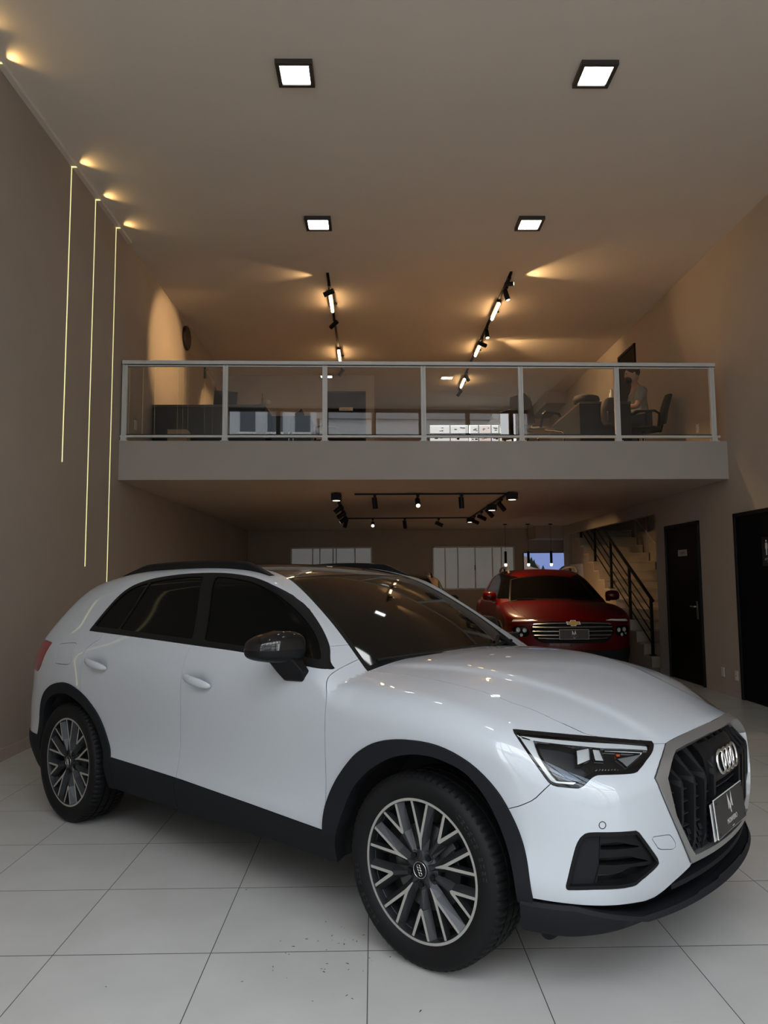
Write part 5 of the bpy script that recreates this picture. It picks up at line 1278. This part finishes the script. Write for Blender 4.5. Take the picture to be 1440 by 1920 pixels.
    for (v0, v1, e0, e1) in ((.60, -.06, -.455, -.345), (.0, -.62, -.335, -.475)):
        pts = [ws_pt(e0 + (e1 - e0) * t + .03 * t * (1 - t), v0 + (v1 - v0) * t, .014) for t in np.linspace(0, 1, 12)]
        wp = MB().tube(pts, .008, 6).build('wiper_blade', M_trimb, root)
        MB().tube([ws_pt(e1 + .05, v1 + .06, .012), ws_pt(e1 + .01, v1 + .16, .024), pts[6]], [.016, .012, .008], 6).build('wiper_arm', M_trimb, wp)
    # ---------------- wheels
    Y_ = 0
    def wheel(a, s):
        W = Matrix.Translation((a, s * .893, .352)) @ Matrix(((-s * 1.0, 0, 0, 0), (0, 0, s * 1.0, 0), (0, 1, 0, 0), (0, 0, 0, 1)))
        # local: x along the car, y up, z outward
        if s < 0: W = Matrix.Translation((a, s * .893, .352)) @ Matrix(((1, 0, 0, 0), (0, 0, -1, 0), (0, 1, 0, 0), (0, 0, 0, 1)))
        else: W = Matrix.Translation((a, s * .893, .352)) @ Matrix(((-1, 0, 0, 0), (0, 0, 1, 0), (0, 1, 0, 0), (0, 0, 0, 1)))
        pol = lambda r_, deg: (r_ * math.sin(math.radians(deg)), r_ * math.cos(math.radians(deg)))
        rim = MB(); rim.lathe([(.244, -.045), (.246, -.012), (.2485, .0), (.2515, .0015), (.2605, .0015), (.262, -.006), (.260, -.02), (.243, -.03), (.236, -.06), (.232, -.19), (.25, -.205)], 96, W)
        wh = rim.build('wheel', M_rimd, root, smooth='auto')
        MB().lathe([(.2500, .0022), (.2605, .0024)], 96, W).build('rim_edge', M_mach, wh, smooth='auto')
        # tyre with circumferential grooves and shoulder cuts
        NA = 216; prof = [(.257, .000), (.266, .008), (.285, .016), (.303, .0195), (.318, .019), (.330, .0145), (.337, .008), (.3385, .006), (.345, .001), (.3500, -.010), (.3520, -.024), (.3525, -.050), (.344, -.0505), (.344, -.060), (.3525, -.0605), (.353, -.094), (.344, -.0945), (.344, -.104), (.353, -.1045), (.353, -.136), (.344, -.1365), (.344, -.146), (.3525, -.1465), (.352, -.176), (.3495, -.192), (.343, -.206), (.322, -.222), (.29, -.224), (.25, -.205)]
        ty = MB(); vs = []
        for i in range(NA):
            th = 2 * PI * i / NA; cutg = (i % 3 == 0)
            for j, (r_, h_) in enumerate(prof):
                rr_ = r_; dth = 0
                if 8 <= j <= 10 or 23 <= j <= 24: rr_ -= .0065 * cutg
                if j == 11 or j == 22: rr_ -= .004 * cutg
                if j in (14, 15, 18, 19): rr_ -= .0035 * (i % 6 == 0)
                a_ = th + (.012 * (h_ + .1) / .1)
                vs.append(W @ Vector((rr_ * math.cos(a_), rr_ * math.sin(a_), h_)))
        npf = len(prof); ty.v = [tuple(v) for v in vs]
        for i in range(NA):
            k = (i + 1) % NA
            for j in range(npf - 1): ty.f.append((i * npf + j, k * npf + j, k * npf + j + 1, i * npf + j + 1))
        ty_o = ty.build('tyre', M_tyre, wh); ty_o.data.polygons.foreach_set('use_smooth', [True] * len(ty_o.data.polygons)); ty_o.data.set_sharp_from_angle(angle=.45)
        # raised lettering band on the sidewall
        lt_ = MB()
        for base in (40, 220):
            for q in range(11):
                an = base + q * 4.2
                if q == 6: continue
                for r0, r1, d0, d1 in ((.296, .312, -1.2, -.8), (.309, .312, -1.2, 1.0), (.296, .299, -1.0, 1.2), (.302, .305, -.9, .9))[: 3 + q % 2]:
                    lt_.add([tuple(W @ Vector((*pol(r_, an + d), .0202 - abs(r_ - .304) * .12))) for r_, d in ((r0, d0), (r0, d1), (r1, d1), (r1, d0))], [(0, 1, 2, 3)])
        tag(lt_.build('tyre_lettering', mat('rubber_lettering', (.013, .013, .0135), .6), wh), kind='stuff')
        # backing: dark barrel and brake disc
        MB().lathe([(.001, -.10), (.238, -.10)], 48, W).build('wheel_barrel', M_under, wh); MB().lathe([(.06, -.055), (.158, -.055), (.158, -.08)], 48, W).build('brake_disc', M_disc, wh, smooth='auto')
        cal = MB(); cal.prism([pol(.10, 60), pol(.165, 55), pol(.17, 80), pol(.165, 105), pol(.10, 100)], -.075, -.03, W); cal.build('brake_caliper', M_trimb, wh, bevel=.004)
        # spokes: ten Y shapes, dark flanks under narrow machined faces
        for k in range(10):
            A = k % 2 == 0; c = 36 * k; half = 8.6
            fork = .116 if A else .148; zt = -.002
            def P3(r_, lat, z):                                     # lateral offset perpendicular to the spoke centre line
                x, y = pol(r_, c); l = math.radians(c); return (x + lat * math.cos(l), y - lat * math.sin(l), z)
            re = .2515; le = re * math.sin(math.radians(half)); rr_ = re * math.cos(math.radians(half))
            t0 = .0055
            dk = MB(); fc = MB()
            for sg_ in (1, -1):
                # arm from fork to rim: inner edge, outer edge (machined), then flank down and outwards
                i0, o0 = P3(fork + .016, sg_ * .0005, zt - .004), P3(fork - .002, sg_ * .0075, zt - .004)
                i1, o1 = P3(rr_ + .001, sg_ * (le - t0), zt), P3(rr_ - .001, sg_ * (le + t0 * .9), zt)
                fc.add([tuple(W @ Vector(p)) for p in (i0, o0, o1, i1)], [(0, 1, 2, 3)])
                f0, f1 = P3(fork - .006, sg_ * .026, -.034), P3(rr_ - .012, sg_ * (le + .022), -.026)
                b0, b1 = P3(fork + .03, sg_ * .0008, -.036), P3(rr_ - .012, sg_ * (le - .010), -.03)
                dk.add([tuple(W @ Vector(p)) for p in (o0, o1, f1, f0, i0, i1, b1, b0)], [(0, 3, 2, 1), (4, 5, 6, 7), (3, 7, 6, 2)])
            if A:
                s0, s1 = P3(.070, .0022, zt - .008), P3(.070, -.0022, zt - .008)
                fa, fb, ft_ = P3(fork - .002, .0075, zt - .004), P3(fork - .002, -.0075, zt - .004), P3(fork + .016, 0, zt - .004)
                fc.add([tuple(W @ Vector(p)) for p in (s0, s1, fb, ft_, fa)], [(0, 1, 2, 3, 4)])
                for sg_, a_, b_ in ((1, s0, fa), (-1, s1, fb)): dk.add([tuple(W @ Vector(p)) for p in (a_, b_, P3(fork - .006, sg_ * .026, -.034), P3(.052, sg_ * .019, -.026))], [(0, 1, 2, 3)])
                dk.add([tuple(W @ Vector(p)) for p in (s0, s1, P3(.036, -.012, -.010), P3(.036, .012, -.010))], [(0, 1, 2, 3)])
                for sg_, s_ in ((1, s0), (-1, s1)): dk.add([tuple(W @ Vector(p)) for p in (s_, P3(.036, sg_ * .012, -.010), P3(.052, sg_ * .019, -.026))], [(0, 1, 2)])
            else:
                va, vb, vt, vm = P3(fork - .002, .0075, zt - .004), P3(fork - .002, -.0075, zt - .004), P3(fork + .016, 0, zt - .004), P3(fork - .009, 0, zt - .004)
                fc.add([tuple(W @ Vector(p)) for p in (va, vm, vb, vt)], [(0, 1, 2, 3)])
                g0, g1, g2 = P3(.060, .014, -.020), P3(.060, -.014, -.020), P3(fork - .009, 0, zt - .006)
                dk.add([tuple(W @ Vector(p)) for p in (g2, P3(fork - .004, .0075, zt - .006), P3(fork - .006, .026, -.034), g0, P3(.06, 0, -.013), g1, P3(fork - .006, -.026, -.034), P3(fork - .004, -.0075, zt - .006))],
                       [(0, 4, 3, 2, 1), (0, 7, 6, 5, 4)])
            dk.build('spoke', M_rimd, wh); fc.build('spoke_face', M_mach, wh)
        hub = MB(); hub.lathe([(.001, -.006), (.034, -.006), (.040, -.012), (.070, -.022), (.076, -.040), (.07, -.06)], 40, W); hub.build('hub', M_rimd, wh, smooth='auto')
        cap = MB(); cap.lathe([(.0005, .0), (.026, -.0005), (.0305, -.003), (.032, -.008)], 40, W); cp_ = cap.build('centre_cap', M_trimb, wh, smooth='auto')
        rg = MB(); rg.tube([W @ Vector((.0295 * math.cos(2 * PI * k / 32), .0295 * math.sin(2 * PI * k / 32), -.0015)) for k in range(32)], .0012, 6, True)
        for k in range(4):
            cx = (k - 1.5) * .0095; rg.tube([W @ (Matrix.Rotation(-1.2, 4, 'Z') @ Vector((cx + .0068 * math.cos(2 * PI * j / 18), .0068 * math.sin(2 * PI * j / 18), .0008))) for j in range(18)], .0011, 5, True)
        rg.build('cap_emblem', M_chrome, wh, smooth=True)
        for k in range(5):
            x, y = pol(.056, 36 + 72 * k); c0 = W @ Vector((x, y, -.03)); c1 = W @ Vector((x, y, -.006)); MB().cyl(c0, c1, .0118, 6, .0105).build('lug_bolt', M_trimb, wh, bevel=.001)
            MB().lathe([(.0135, -.018), (.0165, -.011), (.0175, -.016)], 20, W @ Matrix.Translation((x, y, 0))).build('bolt_well', M_under, wh, smooth=True)
        return wh
    for a in (0, -2.68):
        for s in (-1, 1): wheel(a, s)
    # ---------------- wheel-well liners and underbody
    for a0, rr_ in ((-.02, .445), (-2.655, .45)):
        for s in (-1, 1):
            m = MB(); n = 28; th = [math.radians(-8 + 196 * k / n) for k in range(n + 1)]
            for t in th: m.v += [(a0 + rr_ * math.cos(t), s * .86, .34 + rr_ * .99 * math.sin(t)), (a0 + rr_ * math.cos(t), s * .52, .34 + rr_ * .99 * math.sin(t))]
            m.f = [(2 * k, 2 * k + 1, 2 * k + 3, 2 * k + 2) for k in range(n)] + [tuple(2 * k + 1 for k in range(n + 1))]
            m.build('wheel_liner', M_under, root)
    ub = MB().box(-3.45, .62, -.50, .50, .245, .52); ub.box(-2.16, -.50, -.82, .82, .285, .50); ub.box(-3.40, -3.14, -.72, .72, .262, .60); ub.box(.46, .60, -.62, .62, .27, .60)
    ub.build('underbody', M_under, root)
    for s in (-1, 1): MB().box(.40, .43, s * .74 - .05, s * .74 + .05, .215, .30).build('air_deflector', M_rubber, root, bevel=.01)
def _mirror(d):
    V_a, T, Q, N = d; return V_a * [1, -1, 1], T[:, ::-1], Q[:, ::-1], N * [1, -1, 1]
CAR_C = (.753, 3.565); CAR_H = -.7145
q5 = thing('car', 'white compact SUV with black roof and dark trim in the foreground', 'car', (CAR_C[0], CAR_C[1], 0), (0, 0, CAR_H))
_d, _r = build_car(q5, M_paint)
car_details(q5, _d, _r, M_paint)
# ================================================================== RED PICKUP
W2 = [.15, .25, .40, .55, .70, .85, .95, 1.05, 1.12, 1.25, 1.40, 1.52, 1.62, 1.7]
A2 = [-3.75, -3.2, -2.8, -2.2, -1.3, -.5, 0, .4, .7, .95]
MID2 = np.array([.78, .84, .875, .885, .893, .897, .892, .875, .852, .79, .72, .66, .60, .56])
V2 = Sp2(A2, W2, np.array([MID2 - .03, MID2, MID2 + .008, MID2, MID2 - .004, MID2, MID2 + .010, MID2 + .002, MID2 - .03, MID2 - .07]))
H2 = Sp([(-1.2, 1.10), (-.7, 1.115), (-.4, 1.115), (-.1, 1.105), (.2, 1.07), (.45, 1.015), (.62, .96), (.75, .905), (.85, .85), (.95, .79)])
C2 = Sp([(.2, .80), (-.1, .95), (-.40, 1.10), (-.65, 1.255), (-.90, 1.40), (-1.10, 1.50), (-1.3, 1.555), (-1.6, 1.60), (-2.0, 1.595), (-2.35, 1.55), (-2.5, 1.45), (-2.62, 1.20), (-2.7, 1.06), (-3.2, 1.05), (-3.8, 1.04)])
F2 = Sp([(.05, .66), (.2, .78), (.34, .85), (.47, .875), (.6, .872), (.72, .868), (.80, .862), (.88, .845), (.95, .80), (1.05, .70), (1.2, .5)])
def cab2(a, v): return C2(a + .12 * v * v) - .10 * v * v
def hood2(a, v): return H2(a) - .06 * v ** 2 - .10 * np.clip(np.abs(v) - .4, 0, 1) ** 2
def body2(P):
    a, v, w_ = P[:, 0], np.abs(P[:, 1]), P[:, 2]
    f = smax((v - V2(a, w_)) * .95, (a - (F2(w_) - .20 * v ** 2 - .40 * np.clip(v - .3, 0, 2) ** 3 - 1.0 * np.clip(v - .62, 0, 2) ** 3)) * .92, .12)
    f = smax(f, (-3.72 + .06 * v ** 2 - a) * .9, .08)
    f = smax(f, np.minimum((w_ - hood2(a, v)) * .97, (w_ - cab2(a, v)) * .85), .07)
    return smax(f, .26 - w_, .06)
_body_white, _sh_white, _V_white = body, sh, V_
sh2 = Shell(body2, ((-3.45, 0, .42), (.45, .5, .78)), ((-4.1, 0, .0), (1.2, 1.25, 1.85)), .03)
_n = np.cross(sh2.P[sh2.T[:, 1]] - sh2.P[sh2.T[:, 0]], sh2.P[sh2.T[:, 2]] - sh2.P[sh2.T[:, 0]]); _fl = (_n * sh2.grad(sh2.P[sh2.T].mean(1))).sum(1) < 0
sh2.T[_fl] = sh2.T[_fl][:, ::-1]
sh = sh2; body = body2
crease2 = lambda P: cab2(P[:, 0], P[:, 1]) - hood2(P[:, 0], P[:, 1])
_w2 = poly_sdf([(-.1, .78), (-.40, .71), (-1.07, .575), (-1.09, 0), (-1.09, -.3), (-.1, -.3)])
sh.cut(lambda P: np.maximum(np.maximum(_w2(TOP(P)), -crease2(P)), 1.0 - P[:, 2]), 'screen_trim', B0)
sh.cut(lambda P: np.maximum(np.maximum(_w2(TOP(P)) + .03, -crease2(P) + .015), 1.0 - P[:, 2]), 'windscreen', ['screen_trim'])
_h2 = poly_sdf([(-1, -.3), (-1, .74), (.3, .74), (.55, .70), (.72, .62), (.80, .45), (.835, .2), (.84, -.3)])
sh.cut(lambda P: np.maximum(np.maximum(_h2(TOP(P)), crease2(P)), .86 - P[:, 2]), 'hood', B0)
cut_poly([(-2.42, 1.16), (-.50, 1.125), (-.62, 1.20), (-.80, 1.32), (-.98, 1.42), (-1.18, 1.49), (-1.5, 1.52), (-2.0, 1.51), (-2.3, 1.46)], SIDE, 'side_window', B0, (cv(.4),), (0, 1), 4)
cut_poly([(.82, .835), (.62, .845), (.47, .855), (.46, .875), (.62, .868), (.80, .866)], FRONT, 'day_lamp', B0, (ca(.5),))
cut_poly([(.60, .66), (.73, .625), (.80, .66), (.81, .745), (.74, .775), (.63, .765)], FRONT, 'headlamp', B0, (ca(.4),), (), 3)
G2 = [(.0, .842), (.30, .842), (.50, .825), (.565, .77), (.575, .68), (.50, .585), (.40, .55), (0, .55)]
cut_poly(G2 + [(-x, z) for x, z in G2[::-1][1:-1]], FRONT, 'grille_panel', B0, (ca(.6),))
cut_poly([(1.2, .47), (.75, .46), (.60, .445), (-.2, .445), (-.2, -.3), (1.2, -.3)], FRONT, 'lower_bumper', B0, (ca(.30),))
sh.cut(lambda P: np.maximum(np.maximum(P[:, 2] - .40, P[:, 0] - .3), .4 - P[:, 1]), 'sill_cladding', B0)
for nm, a0 in (('front_wheel_hole', 0), ('rear_wheel_hole', -2.80)):
    sh.cut(lambda P: np.maximum(np.hypot(P[:, 0] - a0, P[:, 2] - .36) - .405, .45 - P[:, 1]), nm, None)
    sh.cut(lambda P: np.maximum(np.hypot(P[:, 0] - a0, P[:, 2] - .36) - .465, .45 - P[:, 1]), nm.replace('wheel_hole', 'arch_trim'), ['body', 'lower_bumper', 'sill_cladding'])
cut_poly([(-.55, 1.2), (-.50, 1.0), (-.50, .40), (-1.55, .40), (-1.55, 1.2)], SIDE, 'front_door', B0, (cv(.3), lambda P: P[:, 2] - 1.17))
cut_poly([(-1.55, 1.2), (-1.55, .40), (-2.33, .40), (-2.42, .75), (-2.46, 1.2)], SIDE, 'rear_door', B0, (cv(.3), lambda P: P[:, 2] - 1.19))
cut_poly([(.55, 1.0), (.9, 1.0), (.9, .84), (.62, .80), (.5, .7), (.3, .62), (.3, 0), (1.2, 0), (1.2, 1.05)], SIDE, 'front_bumper', B0)
M_redp = mat('deep_red_paint', (.055, .0004, .0006), .35, spec=.15, coat=.35, noise=.03, nscale=3)
M_chr2 = mat('grille_chrome', (.55, .56, .56), .2, metal=.9)
pk = thing('pickup_truck', 'deep red pickup truck with chrome grille bars facing the camera', 'pickup', (2.80, 11.2, 0), (0, 0, -PI / 2 - .035))
def P2(label, names, m, both=False, parent=pk, **k):
    for mir in ((False, True) if both else (False,)):
        d = sh.part(names, mirror=mir, centre=not both, **k)
        if d: o_ = link(label, np_mesh(label, d, m), parent)
    return o_
P2('body_shell', ['body'], M_redp); P2('hood', ['hood'], M_redp, depth=.03, inset=.004); P2('front_bumper', ['front_bumper'], M_redp, depth=.03, inset=.003)
P2('windscreen', ['windscreen'], mat('pickup_glass', (.002, .002, .002), .04, spec=.2), off=-.003, inset=0); P2('windscreen_trim', ['screen_trim'], M_trimb)
P2('front_door', ['front_door'], M_redp, True); P2('rear_door', ['rear_door'], M_redp, True)
P2('side_window', ['side_window'], M_cglass, True, off=-.004); P2('lower_bumper', ['lower_bumper'], M_clad, off=.004); P2('sill_cladding', ['sill_cladding'], M_clad, True, off=.004)
P2('front_arch_trim', ['front_arch_trim'], M_clad, True, off=.01, depth=.06); P2('rear_arch_trim', ['rear_arch_trim'], M_clad, True, off=.01, depth=.06)
P2('day_running_lamp', ['day_lamp'], M_refl, True, off=.002)
gp = P2('grille_panel', ['grille_panel'], M_under, off=-.05, depth=-.04)
def strip_front(z, v0, v1, hgt, off, m, nm, parent, n=24, bend=0.):
    q = np.linspace(v0, v1, n); zz = z - bend * np.abs(q / max(abs(v0), abs(v1))) ** 3; f = at_front(q, zz); mb = MB()
    for p in f: mb.v += [(p[0] + off, p[1], p[2] - hgt / 2), (p[0] + off + .008, p[1], p[2]), (p[0] + off, p[1], p[2] + hgt / 2), (p[0] + off - .05, p[1], p[2] + hgt / 2), (p[0] + off - .05, p[1], p[2] - hgt / 2)]
    for i in range(n - 1):
        for k in range(5): a, b = i * 5 + k, i * 5 + (k + 1) % 5; mb.f.append((a, b, b + 5, a + 5))
    return mb.build(nm, m, parent, smooth='auto')
for z, vv, h_, bd in ((.822, .54, .016, .018), (.765, .55, .016, .0), (.708, .55, .015, .0), (.655, .53, .015, .0), (.605, .47, .014, -.01)):
    strip_front(z, -vv, vv, h_, .004, M_chr2, 'grille_bar', gp, bend=bd)
for s in (-1, 1):
    lamp = [sh.part('headlamp', mirror=s < 0, inset=0)]
    ho = link('headlamp', np_mesh('headlamp', lamp[0], M_lens), pk)
    d = sh.part('headlamp', mirror=s < 0, off=-.03, inset=0, depth=-.03); link('lamp_housing', np_mesh('lamp_housing', d, M_trimb), ho)
    for (dv, dz, r_) in ((-.055, .02, .032), (.03, .025, .034), (-.01, -.045, .024), (.055, -.03, .018)):
        f = at_front([(.705 + dv) * s], [.70 + dz])[0]; mm = Matrix.Translation((f[0] - .016, f[1], f[2])) @ Matrix.Rotation(-s * .55, 4, 'Z') @ Matrix.Rotation(PI / 2, 4, 'Y')
        MB().lathe([(r_, .012), (r_ * .9, .006), (r_ * .6, -.004), (.001, -.008)], 16, mm).build('reflector', M_refl, ho, smooth=True)
bow = MB(); fx = at_front([0], [.825])[0][0] + .022
bt = [(-.075, -.018), (-.03, -.018), (-.03, -.034), (.036, -.034), (.036, -.018), (.09, -.018), (.078, .018), (.03, .018), (.03, .034), (-.036, .034), (-.036, .018), (-.087, .018)]
MFp = lambda x: Matrix(((0, 0, 1, x), (1, 0, 0, 0), (0, 1, 0, .822), (0, 0, 0, 1)))
bow.prism(bt, -.012, .004, MFp(fx)); eb = bow.build('emblem', mat('gold_emblem', (.42, .25, .06), .3, metal=.7), gp, bevel=.003)
MB().prism([(x * 1.13, z * 1.18) for x, z in bt], -.014, -.002, MFp(fx)).build('emblem_edge', M_chrome, eb)
px_ = at_front([0], [.69])[0][0] + .03
pp = MB().box(px_ - .006, px_ + .004, -.20, .20, .605, .735).build('number_plate', M_plate, pk); MB().box(px_ - .007, px_ + .001, -.203, .203, .602, .738).build('plate_edge', M_plated, pp)
Mt2 = Matrix(((0, 0, 1, px_ + .0046), (1, 0, 0, 0), (0, 1, 0, .67), (0, 0, 0, 1)))
mono2 = MB()
for pg in ([(-.028, -.018), (-.030, .045), (-.020, .028), (-.018, -.012)], [(-.030, .045), (.004, -.012), (.0, -.026), (-.026, .022)], [(.0, -.008), (.018, .048), (.020, .030), (.006, -.010)], [(.018, .048), (.028, -.016), (.016, -.010), (.012, .02)]): mono2.add([tuple(Mt2 @ Vector((x, y + .012, 0))) for x, y in pg], [(0, 1, 2, 3)])
mono2.build('plate_monogram', MATS['silver_print'], pp)
tm2 = text_mesh('MONVERO', .022, .0002); tm2.transform(Mt2 @ Matrix.Translation((0, -.030, 0))); tm2.materials.append(mat('faint_print', (.10, .10, .095), .5)); link('plate_lettering', tm2, pp)
MB().add([tuple(Mt2 @ Vector((x, y, 0))) for x, y in ((-.014, -.052), (.014, -.052), (.014, -.046), (-.014, -.046))], [(0, 1, 2, 3)]).build('plate_mark', MATS['silver_print'], pp)
for s in (-1, 1):
    c = Matrix.Translation((-.62, s * .97, 1.165))
    mm = MB(); mm.lathe([(.001, .075), (.06, .072), (.098, .05), (.105, 0), (.098, -.045), (.06, -.066), (.001, -.07)], 20, c @ Matrix.Diagonal((.75, 1.08, 1.05, 1))).build('wing_mirror', M_redp, pk, smooth=True)
    MB().box(-.66, -.58, s * .87, s * .93, 1.08, 1.12).build('mirror_foot', M_trimb, pk, bevel=.01)
    m = MB(); pts = [(-1.22, s * .565, 1.53), (-1.27, s * .57, 1.575), (-1.45, s * .575, 1.618), (-1.9, s * .575, 1.632), (-2.25, s * .565, 1.605), (-2.38, s * .56, 1.54)]
    m.tube([tuple(p) for p in catmull(pts, 5, False)], .018, 8).build('roof_rail', mat('beige_roof_rail', (.50, .42, .32), .3, metal=.6), pk, smooth='auto')
    for a in (-1.72,): MB().box(a - .03, a + .03, s * .57 - .014, s * .57 + .014, 1.52, 1.62).build('rail_foot', M_trimb, pk)
    mw = MB(); mw.tube([(-.44, -s * .02 + .30 * (s > 0) - .30 * (s < 0), float(cab2(np.array([-.44]), np.array([.3]))[0]) + .015), (-.50, s * .62 * .9, float(cab2(np.array([-.50]), np.array([.56]))[0]) + .012)], .008, 6); mw.build('wiper_blade', M_trimb, pk)
wheels_white = [c for c in q5.children if c.name.startswith('wheel') and 'liner' not in c.name]
for wsrc in wheels_white:
    cpy = copy_tree(wsrc, pk); xs_ = [v.co.x for v in wsrc.data.vertices]; front = (min(xs_) + max(xs_)) / 2 > -1
    cpy.location = (0 if front else -.12, 0, 0)
ub2 = MB().box(-3.6, .62, -.5, .5, .28, .6); ub2.box(-2.3, -.52, -.83, .83, .29, .5); ub2.build('underbody', M_under, pk)
for a0 in (0, -2.80):
    for s in (-1, 1):
        m = MB(); n = 24; th = [math.radians(-8 + 196 * k / n) for k in range(n + 1)]
        for t in th: m.v += [(a0 + .43 * math.cos(t), s * .85, .36 + .43 * math.sin(t)), (a0 + .43 * math.cos(t), s * .52, .36 + .43 * math.sin(t))]
        m.f = [(2 * k, 2 * k + 1, 2 * k + 3, 2 * k + 2) for k in range(n)] + [tuple(2 * k + 1 for k in range(n + 1))]; m.build('wheel_liner', M_under, pk)
sh, body = _sh_white, _body_white
# ================================================================== BEIGE SUV almost hidden behind the white one
M_tan = mat('beige_metallic_paint', (.36, .25, .15), .3, metal=.3, coat=1.0, noise=.03)
tan = copy_tree(q5); tan.name = 'car'
tan.location = (.36, 10.35, 0); tan.rotation_euler = (0, 0, -PI / 2 + .02)
tan['label'] = 'beige car parked behind the white one, only its roof edge and windscreen showing'
def recolour(o):
    for sl_ in o.material_slots:
        if sl_.material == M_paint: sl_.link = 'OBJECT'; sl_.material = M_tan
    for c in o.children: recolour(c)
recolour(tan)
